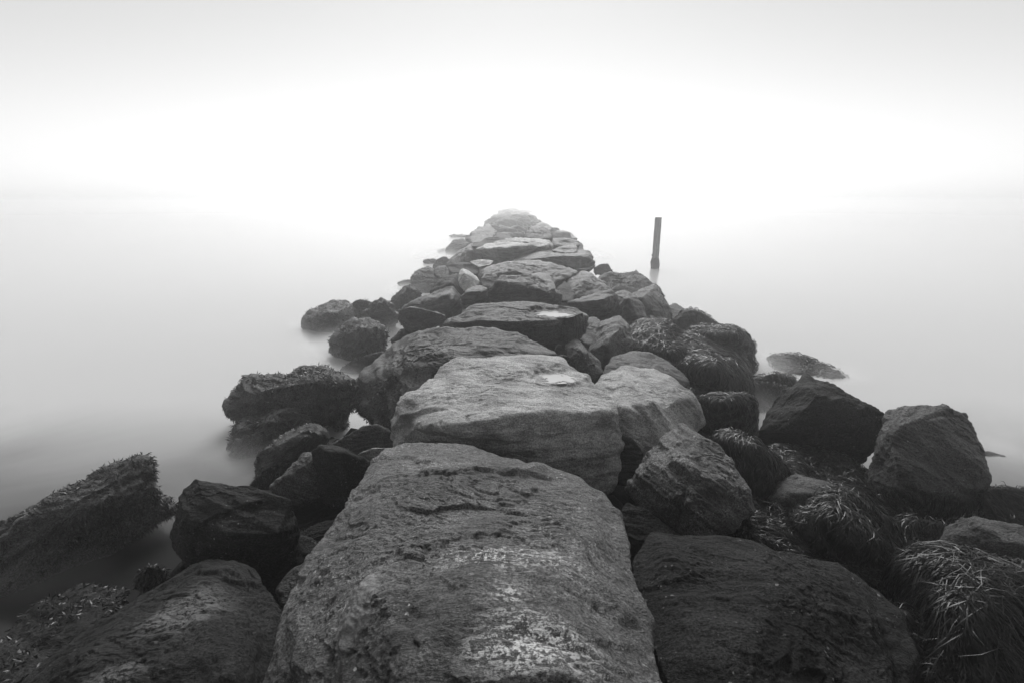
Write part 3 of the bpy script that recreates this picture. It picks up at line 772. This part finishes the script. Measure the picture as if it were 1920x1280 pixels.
make_rock('S16', 'weedy_rock', 'upper mound of long drooping weed beside the upright angular block', 'boulder', 0.95, 0.5,
  [(1180,625),(1205,606),(1242,602),(1270,625),(1300,658),(1310,690),(1290,712),(1250,685),(1210,660),(1184,655)], [(1240,630,0.98),(1270,665,0.85)], 'under', n=39, rnd=12, thick=0.6, group=GR)
make_rock('S16b', 'weedy_rock', 'lower mound of long drooping weed below the upper mound', 'boulder', 0.85, 0.25,
  [(1262,690),(1280,664),(1320,658),(1371,673),(1393,702),(1406,736),(1390,750),(1346,748),(1311,732),(1274,712)], [(1330,690,0.88),(1370,715,0.62)], 'under', n=39, rnd=12, thick=0.6, group=GR)
make_rock('S17', 'weedy_rock', 'square-shouldered weed-covered rock standing above the right water', 'boulder', 0.8, 0.1,
  [(1290,612),(1311,613),(1352,611),(1382,612),(1406,630),(1413,646),(1410,666),(1374,672),(1330,665),(1300,650)], [(1380,630,0.8),(1340,630,0.82)], 'under', n=39, rnd=6, thick=0.7, group=GR)
make_rock('S18', 'weedy_rock', 'small pointed weedy rock behind the square-shouldered weedy rock', 'rock', 0.7, 0.2,
  [(1262,604),(1280,587),(1296,581),(1312,587),(1350,609),(1330,620),(1280,620)], (), 'under', n=29, rnd=5, thick=0.7, group=GR)
make_rock('S19', 'weedy_rock', 'box-shaped clump of hanging weed beside the smooth rounded pale boulder', 'boulder', 0.72, 0.1,
  [(1308,745),(1340,740),(1393,742),(1411,765),(1412,802),(1388,812),(1350,812),(1314,800)], [(1350,752,0.76),(1395,765,0.62)], 'under', n=36, rnd=6, thick=0.5, group=GR)
make_rock('S20', 'rock', 'smooth weed-fringed stone washed by mist at the right water edge', 'rock', 0.42, -0.02,
  [(1374,668),(1404,664),(1418,678),(1410,692),(1392,700),(1376,688)], (), 'under', n=26, water=True, group=GR)
make_rock('S21', 'weedy_rock', 'flat offshore rock awash in the right water', 'rock', 0.16, -0.03,
  [(1446,664),(1486,664),(1530,676),(1556,692),(1584,708),(1550,711),(1486,696),(1452,684)], (), 'under', n=36, rnd=5, water=True, thick=0.4, rough=2.0, group=GR)
make_rock('S22', 'weedy_rock', 'weedy shelf of rock behind the large dark faceted boulder', 'rock', 0.42, 0.0,
  [(1396,716),(1424,708),(1461,701),(1496,702),(1475,728),(1452,754),(1424,768),(1408,750)], (), 'under', n=32, rnd=5, water=True, thick=0.4, group=GR)
make_rock('S23', 'rock', 'sliver of dark rock barely breaking the water past the blocky dark boulder', 'rock', 0.05, -0.03,
  [(1838,850),(1852,844),(1876,850),(1890,857),(1866,862),(1844,860)], (), 'under', n=24, water=True, thick=0.15, group=GR)
make_rock('S30', 'weedy_rock', 'long sloping bank of drooping weed running down from the upper mound to the right water', 'boulder', 0.85, 0.25,
  [(1186,640,0.85),(1242,612,0.82),(1345,622,0.6),(1398,655,0.42),(1402,735,0.2),(1408,800,0.15),(1325,800,0.3),(1296,712,0.6),(1240,680,0.75)], [(1300,660,0.8),(1350,710,0.62)], 'under', n=50, rnd=10, thick=0.6, group=GR, grow=1.0)
make_rock('S31', 'weedy_rock', 'dark sunken bank of matted weed below the faceted boulder and around the glossy dome', 'boulder', 0.5, 0.4,
  [(1335,835,0.6),(1450,845,0.5),(1600,880,0.38),(1680,960,0.3),(1700,1080,0.4),(1560,1050,0.55),(1420,1000,0.55),(1375,960,0.6)], [(1460,950,0.56),(1580,980,0.5)], 'under', n=50, rnd=10, thick=0.5, group=GR, grow=1.0)
# ---- slivers in the far left water
for key, lab, pts in (
    ('w1', 'thin dark sliver of rock in the water left of the hazy humped boulder', [(824,470),(836,466),(850,470),(838,476)]),
    ('w2', 'faint rock tip in the water out from the small weedy stone', [(798,490),(812,486),(822,490),(808,494)]),
    ('w3', 'flat rock tip in the water just off the round weed-covered boulder', [(750,530),(764,526),(776,529),(760,535)]),
    ('w4', 'tiny low rock in the far left water beyond the hazy humped boulder', [(846,442),(858,440),(872,442),(856,445)])):
    make_rock(key, 'rock', lab, 'rock', 0.26, -0.03, pts, (), 'under', n=16, water=True, thick=0.5, group=GR, grow=1.6)

# ---- the far end, where the fog takes the crest
FG = 'rocks fading into the fog at the far end'
fr = random.Random(5)
rows = [(24.5, 1.30, 2.3, 9), (28, 1.40, 2.5, 9), (32, 1.45, 3.3, 9), (37, 1.5, 3.2, 9), (44, 1.55, 3.1, 9), (53, 1.55, 3.2, 8), (68, 1.45, 3.4, 8), (88, 1.3, 3.7, 7), (115, 1.15, 4.2, 7), (150, 1.0, 5.0, 7)]
kk = 0
FAR = {2, 13, 14, 20, 22, 23, 26, 27, 30, 31, 32, 33, 34, 35, 38, 39, 40, 41, 42, 43, 47, 48, 49, 50, 51, 52, 54, 55, 56, 57, 60, 63, 64, 67, 69, 70, 71, 73, 77, 79, 81, 82}
for Y, zt, hw, nn in rows:
    for i in range(nn):
        u = (i + 0.5) / nn * 2 - 1
        x = 0.35 + u * hw + fr.uniform(-.2, .2)
        top = zt - 1.0 * abs(u) ** 3 + fr.uniform(-.2, .15)
        wd = fr.uniform(0.55, 1.15) * (1 + max(0, Y - 50) / 100); dp = fr.uniform(0.8, 1.6); h = fr.uniform(0.35, 0.75)
        yy = Y + fr.uniform(-1.6, 1.6)
        tl = fr.uniform(-.16, .16)
        pts = []
        for sx, sz in ((-1, -.6), (-.8, .7), (-.1, 1.0), (.7, .75), (1, -.4), (.4, -1), (-.6, -1)):
            X = x + sx * wd; Z = max(top - h + h * sz, -0.2) + tl * sx
            d = np.array([X, yy, Z]) - CAMV
            f = d[1] * CP - d[2] * SP; v = d[1] * SP + d[2] * CP
            pts.append((960 + F_PX * d[0] / f, 640 - F_PX * v / f, dp * 0.5 * max(0, sz)))
        kk += 1
        if kk not in FAR:                    # the rest would lie out of sight
            continue
        make_rock('far%d' % kk, 'rock', 'pale grey rock among those fading into the fog at the far end', 'rock', 0, 0, pts, (), 'far', n=14, y=yy, thick=dp, group=FG, rnd=4)

# ---- small stones wedged in the gaps
fg_ = random.Random(21)
GAP = {9: 'small dark stone under the end of the arched slab beside the squarish stone',
       24: 'small stone under the narrow dark tilted block',
       28: 'small dark stone down in the slot behind the tilted white-specked boulder',
       62: 'small stone wedged at the left tip of the crosswise slab',
       79: 'small stone under the shadowed weed-scrap stone beside the square-cut boulder',
       105: 'small dark stone at the wedge end of the wet-patched slab',
       119: 'small stone half buried in the flat mat of weed',
       126: 'small dark stone in the crevice behind the squarish stone'}
for i in range(150):
    Y = fg_.uniform(2.4, 15.0)
    lf = np.interp(Y, [0, 4, 6.5, 10, 17], [-2.6, -2.3, -1.6, -1.6, -2.1]); rt = np.interp(Y, [0, 4, 7, 10, 15], [3.8, 3.4, 2.5, 2.9, 3.1])
    x = fg_.uniform(lf, rt)
    e = min(1.0, min(x - lf, rt - x) / 0.8)
    top = 0.16 + 0.42 * e + fg_.uniform(-.06, .12)
    r_ = fg_.uniform(0.16, 0.34)
    pts = []
    for k in range(7):
        an = k / 7 * 2 * math.pi + fg_.uniform(-.3, .3)
        X, Zz = x + math.cos(an) * r_ * fg_.uniform(.8, 1.3), top - r_ * 0.7 + math.sin(an) * r_ * 0.7
        d_ = np.array([X, Y, Zz]) - CAMV
        f_ = d_[1] * CP - d_[2] * SP; v_ = d_[1] * SP + d_[2] * CP
        pts.append((960 + F_PX * d_[0] / f_, 640 - F_PX * v_ / f_, 0.5 * r_ * max(0, math.sin(an))))
    fg_mat = fg_.choice(['dark', 'under', 'darkspeck'])
    if i not in GAP:                         # the rest would lie out of sight
        continue
    make_rock('gap%d' % i, 'rock', GAP[i], 'rock', 0, 0, pts, (), fg_mat, n=14, y=Y, thick=r_ * 1.6, group='small stones wedged in the gaps', rnd=3)

# ------------------------------------------------------------------ seaweed on the rocks
def ribbons(P, N, wid, taper=True, twist=0.6, rs=None):
    """P: (n,K,3) centre lines, N: (n,K,3) surface normals -> verts, quads"""
    n, K, _ = P.shape
    T = np.gradient(P, axis=1)
    T /= np.linalg.norm(T, axis=2)[..., None] + 1e-9
    W = np.cross(T, N)
    W /= np.linalg.norm(W, axis=2)[..., None] + 1e-9
    ang = rs.normal(0, twist, (n, 1, 1))
    W = W * np.cos(ang) + np.cross(T, W) * np.sin(ang)
    k = np.linspace(0, 1, K)
    prof = (0.75 + 0.5 * np.sin(k * math.pi)) * (1 - 0.75 * k ** 3) if taper else np.sin((0.12 + 0.88 * k) * math.pi) * 0.9 + 0.12
    w_ = wid[:, None, None] * prof[None, :, None] * 0.5
    A = P - W * w_; B = P + W * w_
    V = np.stack([A, B], 2).reshape(-1, 3)
    base = (np.arange(n) * K * 2)[:, None] + (np.arange(K - 1) * 2)[None]
    base = base.ravel()
    Q = np.stack([base, base + 1, base + 3, base + 2], 1)
    return V, Q

def poly_mask(px, poly):
    x, y = px[:, 0], px[:, 1]
    ins = np.zeros(len(px), bool)
    j = len(poly) - 1
    for i in range(len(poly)):
        xi, yi = poly[i]; xj, yj = poly[j]
        c = ((yi > y) != (yj > y)) & (x < (xj - xi) * (y - yi) / (yj - yi + 1e-9) + xi)
        ins ^= c
        j = i
    return ins

def pick(rk, count, rs, area=None, facing=True, zmin=None, zmax=None, clump=0.0):
    V, N = rk['V'], rk['N']
    toc = CAMV - V
    toc /= np.linalg.norm(toc, axis=1)[:, None]
    ok = (N * toc).sum(1) > -0.35 if facing else np.ones(len(V), bool)
    ok &= N[:, 2] > -0.75
    if zmin is not None: ok &= V[:, 2] > zmin
    if zmax is not None: ok &= V[:, 2] < zmax
    if area is not None:
        ok &= poly_mask(to_px(V), area)
    idx = np.nonzero(ok)[0]
    if len(idx) == 0:
        return idx
    # weight by the area a vertex stands for
    wgt = rk.get('wgt')
    if wgt is None:
        Q = rk['Q']
        ar = np.linalg.norm(np.cross(V[Q[:, 2]] - V[Q[:, 0]], V[Q[:, 3]] - V[Q[:, 1]]), axis=1)
        wgt = sum(np.bincount(Q[:, k], weights=ar, minlength=len(V)) for k in range(4))
        rk['wgt'] = wgt
    p = wgt[idx]
    if clump > 0:
        p = p * (sstep(-0.25, 0.25, noise3(V[idx] * 7.0, 3)) * clump + (1 - clump))
    p = p / p.sum()
    return rs.choice(idx, size=count, p=p)

def strands(key, count, length, wid=0.009, area=None, K=6, lift=0.034, down=1.0, spread=0.30, zmin=None, label=None):
    rk = ROCKS[key]
    rs = np.random.default_rng(len(key) * 31 + count)
    idx = pick(rk, count, rs, area, zmin=zmin)
    V, N = rk['V'], rk['N']
    kd = kdtree.KDTree(len(V))
    for i, v in enumerate(V):
        kd.insert(v, i)
    kd.balance()
    n = len(idx)
    P = np.zeros((n, K, 3)); NN = np.zeros((n, K, 3))
    p = V[idx] + N[idx] * 0.004
    nn = N[idx]
    ln = rs.uniform(0.55, 1.25, n) * length / (K - 1)
    hd = rs.normal(0, spread, (n, 3)) + np.array([0.10, -0.1, 0])
    # tufts share a heading
    hd += 0.5 * np.stack([noise3(p * 2.5, 1), noise3(p * 2.5, 2), np.zeros(n)], 1)
    rootlift = rs.uniform(0.3, 1.0, n) * lift
    for k in range(K):
        fr_ = k / (K - 1)
        P[:, k] = p + nn * (rootlift * (0.5 + 1.0 * math.sin(min(1, fr_ * 1.3) * math.pi * 0.75)))[:, None]
        NN[:, k] = nn
        g = np.tile(np.array([0, 0, -1.0]), (n, 1)) * down + hd * (1.0 if k else 1.4) + rs.normal(0, 0.11, (n, 3))
        g -= nn * (g * nn).sum(1)[:, None] * 0.97
        g /= np.linalg.norm(g, axis=1)[:, None] + 1e-9
        q = p + g * ln[:, None]
        near = np.array([kd.find(x)[1] for x in q])
        # pull towards the rock, but let strands hang free past an edge
        tgt = V[near] + N[near] * 0.006
        dist = np.linalg.norm(q - tgt, axis=1)
        wv = np.where(dist < 0.05, 0.7, 0.15)[:, None]
        inside = ((q - V[near]) * N[near]).sum(1) < 0
        wv[inside] = 0.95
        p = q * (1 - wv) + tgt * wv
        nn = N[near] * 0.6 + nn * 0.4
        nn /= np.linalg.norm(nn, axis=1)[:, None] + 1e-9
    W = wid * rs.uniform(0.6, 1.3, n)
    Vv, Q = ribbons(P, NN, W, True, 0.5, rs)
    ob = mesh_obj('seaweed', Vv, Q, M['strand'], parent=rk['o'])
    ob['kind'] = 'stuff'
    return ob

def leaves(key, count, length, wid=0.02, area=None, zmin=None, zmax=None, clump=0.85, up=0.4):
    rk = ROCKS[key]
    rs = np.random.default_rng(len(key) * 57 + count)
    idx = pick(rk, count, rs, area, zmin=zmin, zmax=zmax, clump=clump)
    if len(idx) == 0:
        return None
    V, N = rk['V'], rk['N']
    n = len(idx); K = 3
    nn = N[idx]
    p = V[idx] - nn * 0.004
    ln = rs.uniform(0.5, 1.3, n) * length / (K - 1)
    d = nn * rs.uniform(0.0, 1.0, (n, 1)) ** 2 * up * 1.1 + rs.normal(0, 0.6, (n, 3)) + np.array([0, 0, -0.6])
    d += 0.5 * np.stack([noise3(p * 4, 1), noise3(p * 4, 2), np.zeros(n)], 1)
    d /= np.linalg.norm(d, axis=1)[:, None]
    P = np.zeros((n, K, 3)); NN = np.zeros((n, K, 3))
    for k in range(K):
        P[:, k] = p
        NN[:, k] = nn
        p = p + d * ln[:, None]
        d = d + np.array([0, 0, -0.35]) + rs.normal(0, 0.2, (n, 3))
        ins = (d * nn).sum(1)
        d -= nn * (np.minimum(ins, 0) * 0.85)[:, None]
        d /= np.linalg.norm(d, axis=1)[:, None]
    W = wid * rs.uniform(0.6, 1.3, n)
    Vv, Q = ribbons(P, NN, W, False, 0.9, rs)
    ob = mesh_obj('seaweed', Vv, Q, M['leaf'], parent=rk['o'])
    ob['kind'] = 'stuff'
    return ob

# long stringy weed, right flank
strands('S12', 9450, 0.378, 0.0053)
strands('S7', 4320, 0.234, 0.0053, zmin=0.3)
strands('S8', 3510, 0.234, 0.0053)
strands('S9', 2970, 0.198, 0.0053)
strands('S10', 2295, 0.198, 0.0053)
strands('S13', 1890, 0.225, 0.0059)
strands('S14', 1755, 0.234, 0.0059)
strands('S15', 2025, 0.270, 0.0053)
strands('S16', 4050, 0.306, 0.0073)
strands('S16b', 4320, 0.306, 0.0073)
strands('S17', 3240, 0.252, 0.0073)
strands('S30', 3600, 0.34, 0.0075)
strands('S31', 3600, 0.26, 0.0055)
strands('S18', 1215, 0.198, 0.0080)
strands('S19', 2970, 0.270, 0.0066)
strands('S20', 540, 0.180, 0.0080)
strands('S22', 1215, 0.180, 0.0073)
strands('S21', 2*675, 0.135, 0.0080)
strands('S5', 675, 0.180, 0.0059, area=[(1600,905),(1860,935),(1860,1000),(1600,990)])
strands('S6', 270, 0.135, 0.0053, area=[(1430,950),(1510,970),(1500,1000),(1430,990)])
# short bladder weed, left flank
leaves('L16', 9937, 0.045, 0.0089, zmin=0.05)
leaves('L18', 8025, 0.045, 0.0099)
leaves('L18b', 954, 0.037, 0.0081)
leaves('L9', 8025, 0.054, 0.0108)
leaves('L10', 5732, 0.058, 0.0108)
leaves('L11', 1718, 0.041, 0.0089, area=[(470,920),(470,840),(590,780),(615,800),(540,840),(505,870),(520,900)])
leaves('L11b', 1718, 0.037, 0.0089)
leaves('L14', 763, 0.037, 0.0089, area=[(600,845),(640,812),(660,820),(640,855)])
leaves('L20', 304, 0.049, 0.0071)
leaves('L13', 304, 0.033, 0.0071, area=[(640,900),(690,880),(690,920),(640,950)])
leaves('L15', 477, 0.020, 0.0063, area=[(320,990),(560,1015),(560,1060),(320,1060)])
leaves('arch', 4203, 0.054, 0.0108, area=[(640,745),(668,712),(705,716),(735,700),(756,720),(748,790),(725,815),(680,790)])
leaves('L1', 3439, 0.058, 0.0134, zmin=0.06)
leaves('L2', 1718, 0.054, 0.0134)
leaves('L3', 954, 0.049, 0.0134, area=[(675,600),(700,562),(712,575),(705,615)])
leaves('L4', 4586, 0.065, 0.0134)
leaves('L5', 1336, 0.041, 0.0116, area=[(740,580),(790,578),(840,596),(780,620),(745,605)])
leaves('L5b', 1336, 0.049, 0.0116)
leaves('L7', 1718, 0.049, 0.0143)
leaves('L8', 1336, 0.049, 0.0116)
leaves('L10b', 477, 0.041, 0.0108)
leaves('e3', 2293, 0.058, 0.0156)
leaves('e4', 763, 0.049, 0.0156)
leaves('e5', 667, 0.054, 0.0179)
leaves('b13', 2865, 0.054, 0.0152)
leaves('b10', 954, 0.041, 0.0134, area=[(1070,545),(1100,540),(1140,540),(1150,565),(1080,570)])
leaves('b14', 667, 0.049, 0.0134)
leaves('b9', 477, 0.041, 0.0134, area=[(1225,530),(1262,570),(1262,605),(1240,580)])
leaves('d10', 381, 0.049, 0.0179)
leaves('d11', 667, 0.058, 0.0224)

# ------------------------------------------------------------------ leaning post
def make_post():
    Yp = 23.0
    m, t = nodes_of('weathered_wood')
    g = G(t)
    tc = g.n('ShaderNodeTexCoord')
    mp = g.n('ShaderNodeMapping')
    mp.inputs['Scale'].default_value = (14, 14, 1.2)
    g.l(tc.outputs['Object'], mp.inputs['Vector'])
    nz = g.noise(mp.outputs[0], 2.0, 6, 0.65, 0.5)
    big = g.noise(tc.outputs['Object'], 1.4, 2, 0.5)
    base = g.mixf(g.step(nz, 0.35, 0.68), 0.05, 0.17)
    b = g.n('ShaderNodeBsdfPrincipled')
    g.l(base, b.inputs['Base Color'])
    b.inputs['Roughness'].default_value = 0.75
    bp = g.n('ShaderNodeBump'); bp.inputs['Distance'].default_value = 0.02
    g.l(nz, bp.inputs['Height']); g.l(bp.outputs[0], b.inputs['Normal'])
    o = g.n('ShaderNodeOutputMaterial'); g.l(b.outputs[0], o.inputs['Surface'])
    top = at_y(1234.5, 408, Yp); bot = at_y(1228.5, 490, Yp)
    sc = Yp / ray(1228, 490)[1] / F_PX
    ax = top - bot; ax = ax / np.linalg.norm(ax)
    foot = bot - ax * 1.6
    rings = []
    nseg, nring = 24, 30
    ht = np.linalg.norm(top - foot)
    for i in range(nring):
        f = i / (nring - 1)
        c = foot + ax * ht * f
        r = sc * 12.0 / 2 * (1.0 if f > 0.3 else 1.02)
        for j in range(nseg):
            a = j / nseg * 2 * math.pi
            # a squared timber pile with worn corners
            k = 1.0 / max(abs(math.cos(a + .12)), abs(math.sin(a + .12)))
            k = 0.55 * min(k, 1.25) + 0.45
            rr = r * k * (1 + 0.03 * math.sin(7 * a + 3 * f) + 0.025 * math.sin(13 * f * 3 + a * 3))
            rings.append(c + np.array([math.cos(a) * rr, math.sin(a) * rr, 0]))
    V = rings + [top + ax * 0.01]
    Q = [[i * nseg + j, i * nseg + (j + 1) % nseg, (i + 1) * nseg + (j + 1) % nseg, (i + 1) * nseg + j] for i in range(nring - 1) for j in range(nseg)]
    tp = (nring - 1) * nseg
    Q += [[tp + j, tp + (j + 1) % nseg, len(V) - 1, len(V) - 1] for j in range(nseg)]
    me = bpy.data.meshes.new('post')
    o0 = foot
    me.from_pydata([tuple(v - o0) for v in V], [], [[a for k_, a in enumerate(q) if q.index(a) == k_] for q in Q])
    me.materials.append(m)
    for p_ in me.polygons: p_.use_smooth = True
    po = bpy.data.objects.new('post', me); po.location = o0
    C.objects.link(po)
    tag(po, 'weathered wooden post leaning out of the water to the right of the jetty', 'post')
    # crust of barnacles and weed round the waterline
    V, Q = [], []
    nring = 22
    prof = [(-1.5, .50), (-.9, .55), (-.4, .62), (-.15, .70), (0.0, .66), (0.12, .56), (0.2, 0.48)]
    hs = np.linspace(-1.5, 0.2, nring)
    rr0 = np.interp(hs, [p_[0] for p_ in prof], [p_[1] for p_ in prof])
    for i in range(nring):
        c = bot + ax * (hs[i])
        for j in range(nseg):
            a = j / nseg * 2 * math.pi
            P = np.array([[math.cos(a) * 3, math.sin(a) * 3, hs[i] * 7]])
            rr = sc * 12 * rr0[i] * (1 + 0.14 * float(fbm(P, 3, 5)[0]))
            V.append(c + np.array([math.cos(a) * rr, math.sin(a) * rr, 0]))
    Q = [[i * nseg + j, i * nseg + (j + 1) % nseg, (i + 1) * nseg + (j + 1) % nseg, (i + 1) * nseg + j] for i in range(nring - 1) for j in range(nseg)]
    mesh_obj('barnacle_crust', np.array(V), np.array(Q), M['under'], parent=po)
    # a bolt stub on the seaward face
    a0 = bot + ax * 0.27 + np.array([-sc * 6.5, -0.02, 0])
    S, SQ, _, _ = cube_sphere(6)
    mesh_obj('bolt', a0 + S * np.array([0.035, 0.03, 0.045]), SQ, M['dark'], parent=po)
make_post()

# ------------------------------------------------------------------ setting: rubble bed, water
def rubble_bed():
    nx, ny = 120, 300
    xs = np.linspace(-5, 6.5, nx)
    ys = np.concatenate([np.linspace(-1.5, 20, 220), np.linspace(20.3, 165, 80)])
    X, Y = np.meshgrid(xs, ys, indexing='ij')
    left = np.interp(Y, [0, 4, 6.5, 10, 17, 30, 110], [-2.9, -2.6, -1.8, -1.7, -2.2, -2.2, -1.6])
    right = np.interp(Y, [0, 4, 7, 10, 15, 30, 110], [4.2, 3.8, 2.7, 3.1, 3.4, 2.8, 2.0])
    Pn = np.stack([X.ravel(), Y.ravel(), np.zeros(X.size)], 1)
    t = np.minimum((X - left) / 0.7, (right - X) / 0.9)
    Z = np.clip(t, -2.6, 1) * 0.26
    Z = np.where(Y > 25, Z * 2.0, Z)
    Z += (0.13 * fbm(Pn * 2.6, 5, 7, 0.6)).reshape(X.shape)
    V = np.stack([X.ravel(), Y.ravel(), Z.ravel()], 1)
    idx = np.arange(nx * ny).reshape(nx, ny)
    Q = np.stack([idx[:-1, :-1].ravel(), idx[1:, :-1].ravel(), idx[1:, 1:].ravel(), idx[:-1, 1:].ravel()], 1)
    ob = mesh_obj('ground', V, Q, M['bed'])
    ob['kind'] = 'structure'
    return ob
rubble_bed()

def make_water():
    m, t = nodes_of('milky_water')
    g = G(t)
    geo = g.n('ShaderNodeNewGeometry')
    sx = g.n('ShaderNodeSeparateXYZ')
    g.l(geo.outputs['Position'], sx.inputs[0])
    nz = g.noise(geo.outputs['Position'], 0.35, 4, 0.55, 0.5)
    # rock shade inshore painted in as a darker base, foam-whitened water further out
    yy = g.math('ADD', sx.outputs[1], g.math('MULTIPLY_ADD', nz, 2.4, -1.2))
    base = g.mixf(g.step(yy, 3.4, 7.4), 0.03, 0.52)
    b = g.n('ShaderNodeBsdfPrincipled')
    g.l(base, b.inputs['Base Color'])
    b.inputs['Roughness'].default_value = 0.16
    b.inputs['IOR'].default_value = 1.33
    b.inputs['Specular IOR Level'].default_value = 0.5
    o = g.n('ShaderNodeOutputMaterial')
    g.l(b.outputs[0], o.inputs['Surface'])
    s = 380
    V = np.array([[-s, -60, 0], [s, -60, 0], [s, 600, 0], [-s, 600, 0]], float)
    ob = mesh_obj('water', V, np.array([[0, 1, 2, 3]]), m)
    ob['kind'] = 'structure'
    return ob
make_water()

# ------------------------------------------------------------------ rain pools in the hollows of the rocks
def make_puddles():
    def pool(nm, col, ro, alpha=1.0):
        m, t = nodes_of(nm)
        g = G(t)
        b = g.n('ShaderNodeBsdfPrincipled')
        b.inputs['Base Color'].default_value = (col, col, col, 1)
        b.inputs['Roughness'].default_value = ro
        b.inputs['IOR'].default_value = 1.33
        b.inputs['Alpha'].default_value = alpha
        o = g.n('ShaderNodeOutputMaterial'); g.l(b.outputs[0], o.inputs['Surface'])
        return m
    sky_sheen = pool('sky_sheen_pool', 0.5, 0.08)  # white base paints in the sky's reflection on the pools
    labels = [('bright pool of water lying on top of the pale flat-topped boulder', sky_sheen),
              ('bright pool lying on the wet-patched crosswise slab', sky_sheen)]
    for (lab, m), (h0, z, rx, ry) in zip(labels, HOLLOW):
        k = 40
        V = [[h0[0], h0[1], z]]
        for i in range(k):
            a = i / k * 2 * math.pi
            V.append([h0[0] + math.cos(a) * rx * 1.2, h0[1] + math.sin(a) * ry * 1.2, z])
        F = np.array([[0, 1 + i, 1 + (i + 1) % k] for i in range(k)])
        tag(mesh_obj('puddle', np.array(V), F, m), lab, 'puddle', 'pools of water on the rocks')
make_puddles()

# ------------------------------------------------------------------ haze
def box_obj(name, x0, x1, y0, y1, z0, z1, mat):
    V = np.array([[x, y, z] for z in (z0, z1) for y in (y0, y1) for x in (x0, x1)], float)
    F = np.array([[0, 2, 3, 1], [4, 5, 7, 6], [0, 1, 5, 4], [2, 6, 7, 3], [0, 4, 6, 2], [1, 3, 7, 5]])
    return mesh_obj(name, V, F, mat, smooth=False)

m, t = nodes_of('haze_air')
g = G(t)
pv = g.n('ShaderNodeVolumePrincipled')
pv.inputs['Color'].default_value = (1, 1, 1, 1)
pv.inputs['Density'].default_value = 0.0102
pv.inputs['Anisotropy'].default_value = 0.75
o = g.n('ShaderNodeOutputMaterial')
g.l(pv.outputs[0], o.inputs['Volume'])
hz = box_obj('haze', -400, 400, -80, 620, -1.6, 3.6, m)
hz['kind'] = 'stuff'

# ------------------------------------------------------------------ surf blurred to mist round the rocks at the waterline
m, t = nodes_of('surf_mist')
g = G(t)
geo = g.n('ShaderNodeNewGeometry')
sx = g.n('ShaderNodeSeparateXYZ')
g.l(geo.outputs['Position'], sx.inputs[0])
tot = None
for px, py, rx, ry, amt in ((640, 650, 1.1, 1.3, 1.0), (700, 625, 0.8, 0.9, 0.7), (610, 715, 0.8, 0.8, 0.8), (455, 865, 0.6, 0.5, 0.7), (690, 808, 0.3, 0.25, 0.2), (330, 960, 0.5, 0.7, 0.35),
                            (1430, 690, 0.7, 0.8, 1.0), (1410, 770, 0.5, 0.5, 0.7), (1575, 712, 0.6, 0.5, 0.3), (600, 612, 0.9, 0.8, 0.5), (770, 545, 1.0, 1.4, 0.8), (1275, 595, 0.7, 1.0, 0.9),
                            (820, 480, 1.5, 3.0, 0.9), (1110, 480, 1.3, 3.0, 0.6), (1870, 850, 0.5, 0.5, 0.4), (80, 1090, 0.7, 0.4, 0.25)):
    w0 = at_z(px, py, 0.0)
    ax_ = g.math('MULTIPLY', g.math('SUBTRACT', sx.outputs[0], float(w0[0])), 1 / rx)
    ay_ = g.math('MULTIPLY', g.math('SUBTRACT', sx.outputs[1], float(w0[1])), 1 / ry)
    dd = g.math('SQRT', g.math('ADD', g.math('MULTIPLY', ax_, ax_), g.math('MULTIPLY', ay_, ay_)))
    k = g.math('MULTIPLY', g.step(dd, 1.0, 0.1), amt)
    tot = k if tot is None else g.math('MAXIMUM', tot, k)
hgt = g.math('POWER', 2.718, g.math('MULTIPLY', sx.outputs[2], -1 / 0.10))
top_fade = g.step(sx.outputs[2], 0.42, 0.25)
nz = g.noise(geo.outputs['Position'], 1.6, 3, 0.5)
den = g.math('MULTIPLY', g.math('MULTIPLY', tot, hgt), g.math('MULTIPLY', top_fade, g.math('MULTIPLY_ADD', nz, 6.0, 0.5)))
pv = g.n('ShaderNodeVolumePrincipled')
pv.inputs['Color'].default_value = (1, 1, 1, 1)
pv.inputs['Anisotropy'].default_value = 0.3
g.l(den, pv.inputs['Density'])
o = g.n('ShaderNodeOutputMaterial')
g.l(pv.outputs[0], o.inputs['Volume'])
ms = box_obj('sea_mist', -6.5, 7.5, 2.8, 42, 0.006, 0.43, m)
ms['kind'] = 'stuff'
